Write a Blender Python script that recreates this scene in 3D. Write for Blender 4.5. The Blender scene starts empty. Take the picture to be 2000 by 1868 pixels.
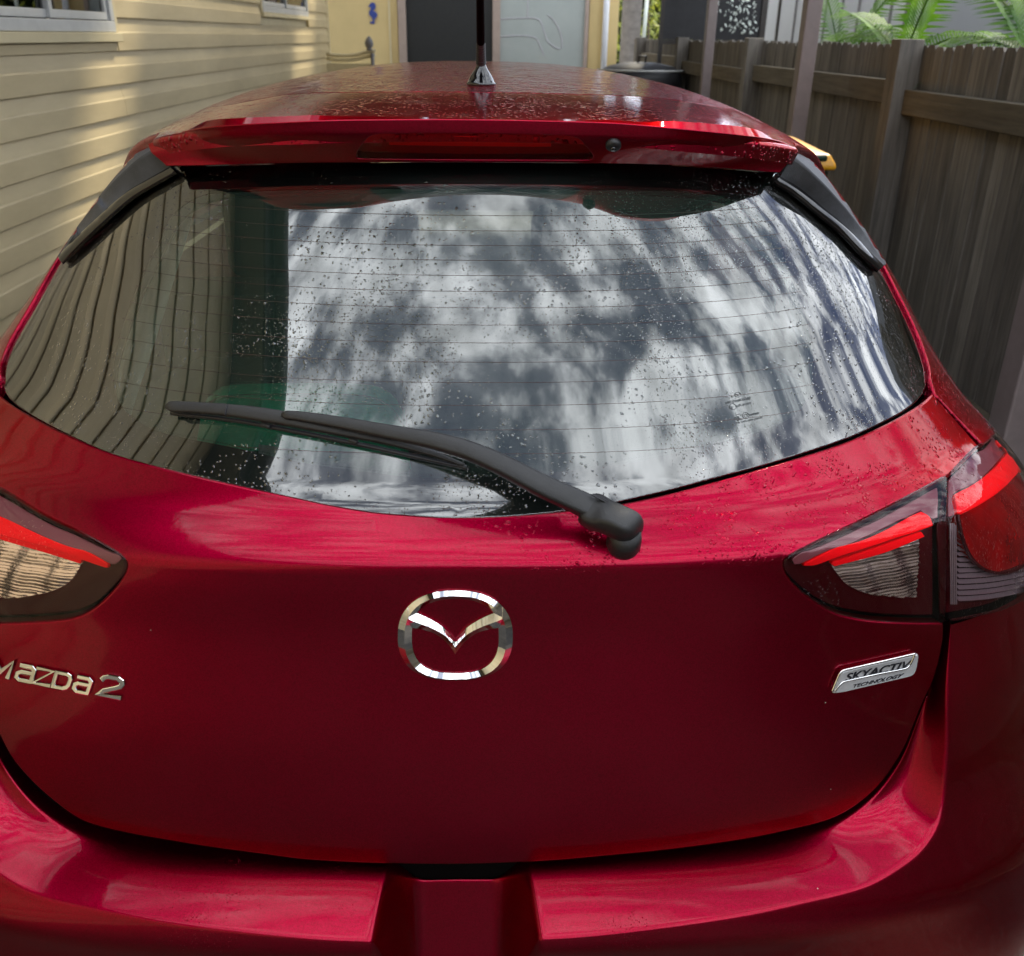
import bpy, bmesh, math, random
from math import sin, cos, tan, radians, pi, sqrt, atan2
from mathutils import Vector, Matrix, noise
from mathutils.bvhtree import BVHTree
from mathutils.geometry import delaunay_2d_cdt
random.seed(7)
S = bpy.context.scene
COL = S.collection
V = Vector

# ---------------------------------------------------------------- camera
TH, PS, RO, FPX = radians(25), radians(1.74), radians(.8), 1850.0
CAM = V((0, 0, 1.54))
fw = V((sin(PS)*cos(TH), cos(PS)*cos(TH), -sin(TH)))
r0 = V((cos(PS), -sin(PS), 0)); u0 = r0.cross(fw)
rt = r0*cos(RO) + u0*sin(RO); up = u0*cos(RO) - r0*sin(RO)
cd = bpy.data.cameras.new('camera'); cam = bpy.data.objects.new('camera', cd); COL.objects.link(cam)
cam.matrix_world = Matrix(((rt.x, up.x, -fw.x, 0), (rt.y, up.y, -fw.y, 0), (rt.z, up.z, -fw.z, CAM.z), (0, 0, 0, 1)))
cd.sensor_width = 36; cd.lens = 36*FPX/2000; cd.clip_start = .02; cd.clip_end = 500
S.camera = cam
cd.dof.use_dof = True; cd.dof.focus_distance = 1.25; cd.dof.aperture_fstop = 9.0

# ---------------------------------------------------------------- world: sky with broken cloud
SUN_EL, SUN_AZ = radians(48), radians(25)      # azimuth from +Y towards +X
W = bpy.data.worlds.new('World'); S.world = W; W.use_nodes = True
nt = W.node_tree; nt.nodes.clear()
def N(nt, t, **kw):
    n = nt.nodes.new(t)
    for k, v in kw.items():
        if k.startswith('_'): setattr(n, k[1:], v)
        else:
            n.inputs[k.replace('__', ' ')].default_value = v
    return n
def L(nt, a, ao, b, bi): nt.links.new(a.outputs[ao], b.inputs[bi])
def math_(nt, op, a, b=None, c=None, clamp=False):
    n = nt.nodes.new('ShaderNodeMath'); n.operation = op; n.use_clamp = clamp
    for i, x in enumerate((a, b, c)):
        if x is None: continue
        if isinstance(x, (int, float)): n.inputs[i].default_value = x
        else: nt.links.new(x, n.inputs[i])
    return n.outputs[0]
sky = N(nt, 'ShaderNodeTexSky', _sky_type='NISHITA', _sun_disc=False, _sun_elevation=SUN_EL, _sun_rotation=SUN_AZ)
tc = N(nt, 'ShaderNodeTexCoord')
sep = N(nt, 'ShaderNodeSeparateXYZ'); L(nt, tc, 'Generated', sep, 0)
zz = math_(nt, 'ADD', math_(nt, 'MAXIMUM', sep.outputs[2], 0.0), .22)
cmb = N(nt, 'ShaderNodeCombineXYZ')
nt.links.new(math_(nt, 'DIVIDE', sep.outputs[0], zz), cmb.inputs[0]); nt.links.new(math_(nt, 'DIVIDE', sep.outputs[1], zz), cmb.inputs[1])
cmb.inputs[2].default_value = 3.7
cmp_ = N(nt, 'ShaderNodeMapping'); L(nt, cmb, 0, cmp_, 0); cmp_.inputs['Scale'].default_value = (1, 1.45, 1)
n1 = N(nt, 'ShaderNodeTexNoise', Scale=6.2, Detail=9.0, Roughness=.57, Distortion=.1); L(nt, cmp_, 0, n1, 'Vector')
n2 = N(nt, 'ShaderNodeTexNoise', Scale=1.7, Detail=3.0, Roughness=.5); L(nt, cmp_, 0, n2, 'Vector')
cl = math_(nt, 'ADD', math_(nt, 'MULTIPLY', n1.outputs[0], .75), math_(nt, 'MULTIPLY', n2.outputs[0], .25))
ramp = N(nt, 'ShaderNodeValToRGB'); nt.links.new(cl, ramp.inputs[0])
ramp.color_ramp.interpolation = 'B_SPLINE'
ramp.color_ramp.elements[0].position = .45; ramp.color_ramp.elements[0].color = (0, 0, 0, 1)
ramp.color_ramp.elements[1].position = .555; ramp.color_ramp.elements[1].color = (1, 1, 1, 1)
n3 = N(nt, 'ShaderNodeTexNoise', Scale=7.0, Detail=5.0, Roughness=.55); L(nt, cmp_, 0, n3, 'Vector')
r3 = N(nt, 'ShaderNodeMapRange'); L(nt, n3, 0, r3, 0)
r3.inputs[1].default_value = .3; r3.inputs[2].default_value = .7; r3.inputs[3].default_value = 6.5; r3.inputs[4].default_value = 18.5
ccol = N(nt, 'ShaderNodeVectorMath', _operation='SCALE'); ccol.inputs[0].default_value = (.93, .97, 1.0); L(nt, r3, 0, ccol, 3)
sk = N(nt, 'ShaderNodeMix', _data_type='RGBA'); nt.links.new(ramp.outputs[0], sk.inputs[0])
skd = N(nt, 'ShaderNodeVectorMath', _operation='MULTIPLY'); L(nt, sky, 0, skd, 0); skd.inputs[1].default_value = (.035, .10, .27)
nt.links.new(skd.outputs[0], sk.inputs[6]); nt.links.new(ccol.outputs[0], sk.inputs[7])
bg = N(nt, 'ShaderNodeBackground', Strength=.12); nt.links.new(sk.outputs[2], bg.inputs[0])
wo = N(nt, 'ShaderNodeOutputWorld'); L(nt, bg, 0, wo, 0)
sd = bpy.data.lights.new('sun', 'SUN'); sun = bpy.data.objects.new('sun', sd); COL.objects.link(sun)
sd.energy = 1.7; sd.angle = radians(9); sd.color = (1, .9, .70)
sdir = V((sin(SUN_AZ)*cos(SUN_EL), cos(SUN_AZ)*cos(SUN_EL), sin(SUN_EL)))
sun.rotation_euler = sdir.to_track_quat('Z', 'Y').to_euler()
S.view_settings.view_transform = 'Standard'; S.view_settings.look = 'None'
S.view_settings.exposure = 1.74; S.view_settings.gamma = 1; S.view_settings.use_curve_mapping = False
S.render.engine = 'CYCLES'
S.cycles.max_bounces = 8; S.cycles.transparent_max_bounces = 16
S.cycles.caustics_reflective = False

# ---------------------------------------------------------------- pixel rays (photograph 2000x1868)
def ray(px, py): return (fw + rt*((px-1000)/FPX) - up*((py-934)/FPX))
def atY(px, py, Y):
    d = ray(px, py); return CAM + d*(Y/d.y)
def atX(px, py, X):
    d = ray(px, py); return CAM + d*(X/d.x)
def proj(P):
    d = P-CAM; k = d.dot(fw); return 1000+FPX*d.dot(rt)/k, 934-FPX*d.dot(up)/k
def spline(pts, n):
    """Catmull-Rom through tuples, n samples, evenly by chord length"""
    pts = [tuple(p) for p in pts]; k = len(pts[0])
    d = [0]
    for a, b in zip(pts, pts[1:]): d.append(d[-1]+max(1e-9, sqrt(sum((a[i]-b[i])**2 for i in range(min(k, 3))))))
    out = []
    for j in range(n):
        t = d[-1]*j/(n-1); i = 0
        while i < len(pts)-2 and t > d[i+1]: i += 1
        f = (t-d[i])/(d[i+1]-d[i])
        h = d[i+1]-d[i]
        def tang(m):
            if m == 0: return [(pts[1][c]-pts[0][c])/(d[1]-d[0]) for c in range(k)]
            if m == len(pts)-1: return [(pts[-1][c]-pts[-2][c])/(d[-1]-d[-2]) for c in range(k)]
            return [(pts[m+1][c]-pts[m-1][c])/(d[m+1]-d[m-1]) for c in range(k)]
        ta, tb = tang(i), tang(i+1)
        h00 = 2*f**3-3*f*f+1; h10 = f**3-2*f*f+f; h01 = -2*f**3+3*f*f; h11 = f**3-f*f
        out.append(tuple(h00*pts[i][c]+h10*h*ta[c]+h01*pts[i+1][c]+h11*h*tb[c] for c in range(k)))
    return out
def pch(tab):
    """monotone cubic interpolation of a table [(x, y), ...]"""
    xs = [a for a, b in tab]; ys = [b for a, b in tab]; n = len(xs)
    dl = [(ys[i+1]-ys[i])/(xs[i+1]-xs[i]) for i in range(n-1)]
    m = [dl[0]]+[0 if dl[i-1]*dl[i] <= 0 else 2/(1/dl[i-1]+1/dl[i]) for i in range(1, n-1)]+[dl[-1]]
    def f(x):
        if x <= xs[0]: return ys[0]+(x-xs[0])*m[0]
        if x >= xs[-1]: return ys[-1]+(x-xs[-1])*m[-1]
        i = 0
        while x > xs[i+1]: i += 1
        h = xs[i+1]-xs[i]; t = (x-xs[i])/h
        return ((2*t**3-3*t*t+1)*ys[i]+(t**3-2*t*t+t)*h*m[i]+(-2*t**3+3*t*t)*ys[i+1]+(t**3-t*t)*h*m[i+1])
    return f
def sm(a, b, x):
    t = min(1, max(0, (x-a)/(b-a))); return t*t*(3-2*t)

# ---------------------------------------------------------------- materials
MATS = {}
def newmat(name):
    m = bpy.data.materials.new(name); m.use_nodes = True; m.node_tree.nodes.clear()
    MATS[name] = m; return m, m.node_tree
def noise_(nt, vec, scale, detail=3, rough=.5, dist=0):
    n = N(nt, 'ShaderNodeTexNoise', Scale=scale, Detail=detail, Roughness=rough, Distortion=dist)
    if vec is not None: nt.links.new(vec, n.inputs['Vector'])
    return n.outputs[0]
def ramp_(nt, fac, stops, interp='LINEAR'):
    r = N(nt, 'ShaderNodeValToRGB'); nt.links.new(fac, r.inputs[0]); cr = r.color_ramp; cr.interpolation = interp
    while len(cr.elements) < len(stops): cr.elements.new(.5)
    for e, (p, c) in zip(cr.elements, stops):
        e.position = p; e.color = (c, c, c, 1) if isinstance(c, (int, float)) else (*c, 1)
    return r.outputs[0]
def coords(nt, scale=(1, 1, 1), kind='Object'):
    t = N(nt, 'ShaderNodeTexCoord'); m = N(nt, 'ShaderNodeMapping'); L(nt, t, kind, m, 0); m.inputs['Scale'].default_value = scale
    return m.outputs[0]
def bump_(nt, h, strength, dist, normal=None):
    b = N(nt, 'ShaderNodeBump', Strength=strength, Distance=dist); nt.links.new(h, b.inputs['Height'])
    if normal is not None: nt.links.new(normal, b.inputs['Normal'])
    return b.outputs[0]
def drops(nt, vec, cell, keep, lo, hi, maskscale=9, warp=.35):
    """height of small water beads: cell = beads per metre, keep = share kept, lo/hi = noise window where they gather"""
    wn = N(nt, 'ShaderNodeTexNoise', Scale=cell*.8, Detail=1.0); nt.links.new(vec, wn.inputs['Vector'])
    mixv = N(nt, 'ShaderNodeVectorMath', _operation='MULTIPLY_ADD')
    L(nt, wn, 1, mixv, 0); mixv.inputs[1].default_value = (warp/cell,)*3; nt.links.new(vec, mixv.inputs[2])
    v = N(nt, 'ShaderNodeTexVoronoi', Scale=cell); L(nt, mixv, 0, v, 'Vector')
    sx = N(nt, 'ShaderNodeSeparateColor'); L(nt, v, 'Color', sx, 0)
    r = math_(nt, 'MULTIPLY', math_(nt, 'GREATER_THAN', keep, sx.outputs[0]), math_(nt, 'MULTIPLY_ADD', sx.outputs[1], .28, .16))
    m = ramp_(nt, noise_(nt, vec, maskscale, 4, .6), [(lo, 0), (hi, 1)])
    r = math_(nt, 'MULTIPLY', r, m)
    h = math_(nt, 'SUBTRACT', r, v.outputs['Distance'])
    h = math_(nt, 'MAXIMUM', h, 0.0)
    return math_(nt, 'POWER', h, .55)
def principled(name, col=(.5, .5, .5), rough=.5, metal=0, coat=0, coatr=.03, spec=.5, noise=None, bump=None, randv=0):
    m, nt = newmat(name)
    b = N(nt, 'ShaderNodeBsdfPrincipled', Roughness=rough, Metallic=metal)
    b.inputs['Base Color'].default_value = (*col, 1); b.inputs['Coat Weight'].default_value = coat
    b.inputs['Coat Roughness'].default_value = coatr; b.inputs['Specular IOR Level'].default_value = spec
    o = N(nt, 'ShaderNodeOutputMaterial'); L(nt, b, 0, o, 0)
    co = coords(nt)
    if noise:
        sc, amt = noise
        f = noise_(nt, co, sc, 5, .6)
        c = ramp_(nt, f, [(.25, tuple(x*(1-amt) for x in col)), (.75, tuple(min(1, x*(1+amt)) for x in col))])
        if randv:
            oi = N(nt, 'ShaderNodeObjectInfo'); hs = N(nt, 'ShaderNodeHueSaturation'); nt.links.new(c, hs.inputs['Color'])
            nt.links.new(math_(nt, 'MULTIPLY_ADD', oi.outputs['Random'], randv*2, 1-randv), hs.inputs['Value']); c = hs.outputs[0]
        nt.links.new(c, b.inputs['Base Color'])
    if bump:
        sc, st = bump; nt.links.new(bump_(nt, noise_(nt, co, sc, 4, .6), st, .002), b.inputs['Normal'])
    return m
def car_paint(name, dropspec, dist=.002, gate=False, ripple=0):
    m, nt = newmat(name); co = coords(nt)
    b = N(nt, 'ShaderNodeBsdfPrincipled', Roughness=.33, Metallic=1.0)
    fl = N(nt, 'ShaderNodeTexVoronoi', Scale=1100.0); nt.links.new(co, fl.inputs['Vector'])
    fs = N(nt, 'ShaderNodeSeparateColor'); L(nt, fl, 'Color', fs, 0)
    big = noise_(nt, co, 3.5, 4, .6)
    c = ramp_(nt, math_(nt, 'ADD', math_(nt, 'MULTIPLY', fs.outputs[0], .5), math_(nt, 'MULTIPLY', big, .5)), [(.2, (.20, .0002, .011)), (.8, (.33, .0003, .026))])
    nt.links.new(c, b.inputs['Base Color'])
    b.inputs['Coat Weight'].default_value = 1; b.inputs['Coat Roughness'].default_value = .015; b.inputs['Coat IOR'].default_value = 1.23; b.inputs['Specular Tint'].default_value = (.95, .06, .16, 1)
    nt.links.new(ramp_(nt, noise_(nt, coords(nt, (9, 9, 1.6)), 3, 6, .7), [(.42, .012), (.68, .16)]), b.inputs['Coat Roughness'])
    fb = bump_(nt, fl.outputs['Distance'], .16, .0004)
    peel = noise_(nt, co, 260, 2, .5)
    h = math_(nt, 'MULTIPLY', peel, .012)
    dh = None
    for spec in dropspec:
        d_ = drops(nt, co, *spec); dh = d_ if dh is None else math_(nt, 'ADD', dh, d_)
    if gate:
        sp_ = N(nt, 'ShaderNodeSeparateXYZ'); nt.links.new(co, sp_.inputs[0])
        g1 = N(nt, 'ShaderNodeMapRange', _interpolation_type='SMOOTHSTEP'); L(nt, sp_, 2, g1, 0); g1.inputs[1].default_value = 1.025; g1.inputs[2].default_value = 1.05
        g2 = N(nt, 'ShaderNodeMapRange', _interpolation_type='SMOOTHSTEP'); L(nt, sp_, 0, g2, 0); g2.inputs[1].default_value = -.05; g2.inputs[2].default_value = .22
        dh = math_(nt, 'MULTIPLY', dh, math_(nt, 'MULTIPLY', g1.outputs[0], g2.outputs[0]))
    if ripple: dh = math_(nt, 'ADD', dh, math_(nt, 'MULTIPLY', noise_(nt, co, 65, 3, .6, .5), ripple))
    h = math_(nt, 'ADD', h, dh)
    nt.links.new(bump_(nt, dh, .7, dist*.6, fb), b.inputs['Normal'])
    nt.links.new(bump_(nt, h, .9, dist), b.inputs['Coat Normal'])
    dv = N(nt, 'ShaderNodeTexVoronoi', Scale=42.0); nt.links.new(co, dv.inputs['Vector']); ds_ = N(nt, 'ShaderNodeSeparateColor'); L(nt, dv, 'Color', ds_, 0)
    spk = math_(nt, 'MULTIPLY', math_(nt, 'LESS_THAN', dv.outputs['Distance'], math_(nt, 'MULTIPLY', ds_.outputs[1], .05)), math_(nt, 'GREATER_THAN', ds_.outputs[0], .86))
    df = N(nt, 'ShaderNodeBsdfDiffuse'); df.inputs[0].default_value = (.45, .38, .33, 1)
    mx = N(nt, 'ShaderNodeMixShader'); nt.links.new(math_(nt, 'MULTIPLY', spk, .7), mx.inputs[0]); L(nt, b, 0, mx, 1); L(nt, df, 0, mx, 2)
    o = N(nt, 'ShaderNodeOutputMaterial'); L(nt, mx, 0, o, 0)
    return m
car_paint('paint_roof', [(75, .9, .25, .5, 7, .4), (170, .9, .25, .5, 20)], .010, False, .5)
car_paint('paint_wet', [(95, .8, .36, .52, 10, .35), (200, .8, .30, .50, 14)], .008)
car_paint('paint_beads', [(200, .95, .25, .45, 14), (380, .9, .25, .45, 9)], .003)
car_paint('paint_tail', [(125, .95, .44, .52, 16, 1.0), (270, .85, .44, .54, 24, .9)], .0035, True)
car_paint('paint_bumper', [(500, .25, .5, .64, 6)])
car_paint('paint', [(330, .07, .5, .64, 6)])
def thin_glass(name, tint, ior, dropspec, film=0.0):
    m, nt = newmat(name); co = coords(nt)
    t = N(nt, 'ShaderNodeBsdfTransparent'); t.inputs[0].default_value = (*tint, 1)
    g = N(nt, 'ShaderNodeBsdfGlossy', Roughness=.012); g.inputs[0].default_value = (1, 1, 1, 1)
    h = math_(nt, 'MULTIPLY', noise_(nt, co, 5, 2, .5), .02)
    dd = None
    for spec in dropspec:
        d = drops(nt, co, *spec); dd = d if dd is None else math_(nt, 'ADD', dd, d)
    if dd is not None: h = math_(nt, 'ADD', h, dd)
    bn = bump_(nt, h, .9, .0017)
    nt.links.new(bn, g.inputs['Normal'])
    fr = N(nt, 'ShaderNodeFresnel', IOR=ior); nt.links.new(bn, fr.inputs['Normal'])
    mx = N(nt, 'ShaderNodeMixShader'); L(nt, fr, 0, mx, 0); L(nt, t, 0, mx, 1); L(nt, g, 0, mx, 2)
    out = mx
    if film:
        df = N(nt, 'ShaderNodeBsdfDiffuse'); df.inputs[0].default_value = (.45, .5, .46, 1)
        m2 = N(nt, 'ShaderNodeMixShader'); nt.links.new(math_(nt, 'MULTIPLY', ramp_(nt, noise_(nt, co, 11, 6, .7), [(.35, .35), (.7, 1)]), film), m2.inputs[0])
        L(nt, mx, 0, m2, 1); L(nt, df, 0, m2, 2); out = m2
    o = N(nt, 'ShaderNodeOutputMaterial'); L(nt, out, 0, o, 0)
    return m
thin_glass('rear_glass', (.62, .70, .65), 2.05, [(215, .6, .46, .57, 8, .9), (400, .7, .44, .56, 5, .8)], .0)
thin_glass('lamp_lens', (.95, .86, .86), 1.28, [(260, .6, .5, .62, 16)])
thin_glass('lamp_lens_wet', (.95, .86, .86), 1.27, [(210, .9, .3, .5, 16)])
thin_glass('brake_lens', (.95, .45, .45), 1.25, [])
thin_glass('window_glass', (.5, .55, .55), 1.5, [])
principled('black_plastic', (.0095, .0095, .010), .45, noise=(60, .4), bump=(900, .25))
principled('grey_plastic', (.036, .038, .043), .55, noise=(40, .5), bump=(700, .4))
principled('gloss_black', (.004, .004, .005), .08, coat=.6)
principled('frit', (.006, .006, .007), .5)
principled('gap_black', (.002, .0015, .0015), .8, spec=.05)
principled('chrome', (.78, .78, .77), .05, metal=1, noise=(60, .06))
principled('satin_silver', (.36, .36, .37), .45, metal=.3)
principled('brake_housing', (.30, .002, .006), .3, bump=(300, .6))
principled('etching', (.05, .055, .06), .5)
principled('blackout', (.002, .002, .002), .8, spec=.02)
principled('ink', (.004, .004, .008), .4)
principled('red_light', (1.0, .004, .010), .5, spec=.05, coat=0, bump=(350, .5))
principled('red_light_dark', (.35, .001, .004), .2, coat=.6)
principled('maroon', (.035, .001, .003), .25, spec=.2)
principled('maroon_grey', (.16, .045, .06), .3, coat=.4)
principled('interior_dark', (.018, .017, .016), .8, noise=(30, .3), bump=(300, .4))
principled('pale_lit', (.75, .82, .75), .6, noise=(30, .1))  # pale; also holds the brightness of the lit pillar trim
principled('green_cloth', (.01, .16, .05), .5, noise=(25, .4), bump=(60, .5))
principled('green_plastic', (.03, .5, .26), .15, coat=1, noise=(20, .4), bump=(110, 1.0))
principled('tyre', (.02, .02, .02), .8, noise=(60, .2))
principled('pale_reflection', (.5, .48, .52), .4, noise=(30, .2))
principled('wire', (.05, .012, .008), .5)
principled('channel', (.012, .012, .013), .4, bump=(500, .6))
principled('rib_grey', (.26, .22, .25), .15, metal=.3, coat=1)
principled('red_bar', (.95, .004, .006), .3, bump=(400, .4))
principled('trim_shaded', (.10, .11, .10), .6)  # shaded copy of the pillar trim colour
def two_tone(name, a, b_, sc, rough):
    m, nt = newmat(name); p = N(nt, 'ShaderNodeBsdfPrincipled', Roughness=rough); f = noise_(nt, coords(nt), sc, 3, .5)
    nt.links.new(ramp_(nt, f, [(.45, a), (.55, b_)]), p.inputs['Base Color']); o = N(nt, 'ShaderNodeOutputMaterial'); L(nt, p, 0, o, 0)
def lit_fog():
    m, nt = newmat('lit_fog'); t = N(nt, 'ShaderNodeBsdfTransparent'); d = N(nt, 'ShaderNodeBsdfDiffuse'); d.inputs[0].default_value = (.26, .36, .31, 1)
    mx = N(nt, 'ShaderNodeMixShader'); nt.links.new(ramp_(nt, noise_(nt, coords(nt), 6, 5, .6), [(.3, .27), (.7, .38)]), mx.inputs[0]); L(nt, t, 0, mx, 1); L(nt, d, 0, mx, 2)
    o = N(nt, 'ShaderNodeOutputMaterial'); L(nt, mx, 0, o, 0)
lit_fog()
two_tone('lilac_reflection', (.01, .12, .04), (.4, .32, .38), 7, .5)
principled('bowl_red', (.20, .001, .002), .12, noise=(14, .7))
def prism_mat():
    m, nt = newmat('reflector'); b = N(nt, 'ShaderNodeBsdfPrincipled', Roughness=.24, Metallic=1.0)
    b.inputs['Base Color'].default_value = (.92, .92, .9, 1)
    co = coords(nt); v = N(nt, 'ShaderNodeTexWave', _wave_type='BANDS', _bands_direction='Z', Scale=75.0, Distortion=.3); nt.links.new(co, v.inputs['Vector'])
    v2 = N(nt, 'ShaderNodeTexVoronoi', _distance='CHEBYCHEV', Scale=130.0); nt.links.new(co, v2.inputs['Vector'])
    nt.links.new(bump_(nt, v.outputs[0], .3, .0015, bump_(nt, v2.outputs['Distance'], .25, .0015)), b.inputs['Normal'])
    o = N(nt, 'ShaderNodeOutputMaterial'); L(nt, b, 0, o, 0)
prism_mat()
def wood(name, lo, hi, axis_scale, randv=.18):
    m, nt = newmat(name); b = N(nt, 'ShaderNodeBsdfPrincipled', Roughness=.75)
    t = N(nt, 'ShaderNodeTexCoord'); oi = N(nt, 'ShaderNodeObjectInfo')
    ad = N(nt, 'ShaderNodeVectorMath', _operation='MULTIPLY_ADD'); L(nt, oi, 'Random', ad, 0); ad.inputs[1].default_value = (9, 9, 9); L(nt, t, 'Object', ad, 2)
    mp = N(nt, 'ShaderNodeMapping'); L(nt, ad, 0, mp, 0); mp.inputs['Scale'].default_value = axis_scale
    f = noise_(nt, mp.outputs[0], 6, 8, .7, .4)
    c = ramp_(nt, f, [(.25, lo), (.75, hi)])
    st = noise_(nt, ad.outputs[0], 1.3, 4, .6)
    hs = N(nt, 'ShaderNodeHueSaturation'); nt.links.new(c, hs.inputs['Color'])
    nt.links.new(math_(nt, 'MULTIPLY', math_(nt, 'MULTIPLY_ADD', oi.outputs['Random'], randv*2, 1-randv), ramp_(nt, st, [(.3, .62), (.7, 1.1)])), hs.inputs['Value'])
    nt.links.new(hs.outputs[0], b.inputs['Base Color'])
    nt.links.new(bump_(nt, f, .6, .004), b.inputs['Normal'])
    o = N(nt, 'ShaderNodeOutputMaterial'); L(nt, b, 0, o, 0)
wood('fence_wood', (.08, .073, .064), (.34, .305, .265), (9, 9, .5))
wood('rail_wood', (.10, .08, .055), (.25, .21, .15), (9, .5, 9))
def siding_mat():
    m, nt = newmat('vinyl_siding'); b = N(nt, 'ShaderNodeBsdfPrincipled', Roughness=.42)
    mp = coords(nt, (7, 1.3, 16)); f = noise_(nt, mp, 3.2, 5, .55, 1.5)
    w = N(nt, 'ShaderNodeTexWave', _wave_type='RINGS', _rings_direction='Y', Scale=1.6, Distortion=9.0, Detail=2.0); nt.links.new(coords(nt, (1, 1.1, 7)), w.inputs['Vector'])
    dirt = noise_(nt, coords(nt, (1, .7, 3)), 1.6, 6, .65)
    c = ramp_(nt, dirt, [(.25, (.50, .40, .225)), (.7, (.67, .545, .32))])
    nt.links.new(c, b.inputs['Base Color'])
    h = math_(nt, 'ADD', math_(nt, 'MULTIPLY', f, .6), math_(nt, 'MULTIPLY', ramp_(nt, w.outputs[0], [(.0, 0), (.12, 1), (.24, 0)]), .22))
    nt.links.new(bump_(nt, h, .45, .0012), b.inputs['Normal'])
    o = N(nt, 'ShaderNodeOutputMaterial'); L(nt, b, 0, o, 0)
siding_mat()
principled('render_yellow', (.68, .52, .24), .7, noise=(2.5, .08), bump=(60, .2))
principled('cream_paint', (.66, .56, .34), .5, noise=(6, .08))
principled('pinkish_frame', (.42, .33, .28), .4, noise=(9, .12))
principled('alu_white', (.55, .55, .53), .35, noise=(12, .1))
principled('white_pipe', (.72, .74, .78), .35, noise=(8, .05))
principled('fly_screen', (.018, .019, .019), .6, noise=(30, .15), bump=(900, .3))
principled('frosted', (.42, .46, .44), .25, coat=.5, noise=(3, .08))
principled('blue_enamel', (.04, .07, .3), .4, noise=(30, .2))
principled('post_steel', (.23, .185, .18), .35, noise=(14, .15), bump=(100, .1))
principled('dark_cloth', (.012, .012, .014), .55, noise=(9, .6), bump=(30, .4))
principled('shed_white', (.60, .62, .64), .5, noise=(2, .06))
principled('shed_grey', (.36, .38, .42), .5, noise=(1.2, .08))
principled('bin_yellow', (.75, .35, .01), .4, noise=(20, .15))
principled('bin_green', (.012, .03, .02), .4, noise=(20, .2))
principled('curtain', (.38, .38, .36), .8, noise=(20, .1), bump=(40, .4))
principled('awning_metal', (.085, .072, .05), .5, noise=(3, .25), bump=(50, .2))
principled('soffit_board', (.16, .14, .11), .6, noise=(4, .1))
principled('awning_beam', (.03, .024, .02), .5, noise=(8, .25))
principled('grey_timber', (.2, .19, .19), .7, noise=(16, .3))
principled('bark', (.12, .09, .06), .8, noise=(20, .3))
def leafmat(name, a, b_):
    m, nt = newmat(name); oi = noise_(nt, coords(nt), 9, 3, .6)
    c = ramp_(nt, oi, [(.3, a), (.7, b_)])
    d = N(nt, 'ShaderNodeBsdfPrincipled', Roughness=.6); nt.links.new(c, d.inputs['Base Color'])
    t = N(nt, 'ShaderNodeBsdfTranslucent'); nt.links.new(c, t.inputs[0])
    mx = N(nt, 'ShaderNodeMixShader', Fac=.35); L(nt, d, 0, mx, 1); L(nt, t, 0, mx, 2)
    o = N(nt, 'ShaderNodeOutputMaterial'); L(nt, mx, 0, o, 0)
leafmat('palm_leaf', (.03, .11, .006), (.15, .30, .02))
leafmat('hedge_leaf', (.012, .025, .006), (.05, .075, .018))
leafmat('shrub_leaf', (.10, .16, .02), (.42, .44, .06))
def ground_mat():
    m, nt = newmat('concrete'); b = N(nt, 'ShaderNodeBsdfPrincipled', Roughness=.65)
    co = coords(nt); f = noise_(nt, co, 1.1, 6, .6); g = noise_(nt, co, 55, 4, .7)
    c = ramp_(nt, math_(nt, 'ADD', math_(nt, 'MULTIPLY', f, .4), math_(nt, 'MULTIPLY', g, .6)), [(.38, (.022, .021, .021)), (.62, (.10, .094, .09))])
    nt.links.new(c, b.inputs['Base Color']); nt.links.new(bump_(nt, g, .5, .01), b.inputs['Normal'])
    o = N(nt, 'ShaderNodeOutputMaterial'); L(nt, b, 0, o, 0)
ground_mat()
principled('soil', (.09, .08, .055), .9, noise=(3, .4))

# ---------------------------------------------------------------- object helpers
ORG = {}
def link(o, parent=None):
    COL.objects.link(o)
    if parent is not None: o.parent = parent
    return o
def root_of(p):
    while p.parent is not None: p = p.parent
    return p
def mk(name, verts, faces, mat, parent=None, smooth=False, normals=None, org=None):
    """mesh object from world-space verts; the origin follows its thing"""
    o0 = V((0, 0, 0))
    if parent is not None: o0 = ORG[root_of(parent).name]
    elif org is not None: o0 = V(org)
    me = bpy.data.meshes.new(name); me.from_pydata([tuple(V(v)-o0) for v in verts], [], faces); me.update()
    me.materials.append(MATS[mat])
    if smooth:
        me.polygons.foreach_set('use_smooth', [True]*len(me.polygons))
        if normals is not None: me.normals_split_custom_set_from_vertices([tuple(n) for n in normals])
    o = bpy.data.objects.new(name, me); link(o, parent)
    if parent is None: o.location = o0; ORG[o.name] = o0
    return o
def tag(o, label=None, cat=None, group=None, kind=None):
    for k, v in (('label', label), ('category', cat), ('group', group), ('kind', kind)):
        if v: o[k] = v
    return o
def thing(name, loc, label, cat, group=None):
    o = bpy.data.objects.new(name, None); COL.objects.link(o); o.location = loc; o.empty_display_size = .1
    ORG[o.name] = V(loc); return tag(o, label, cat, group)
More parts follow.
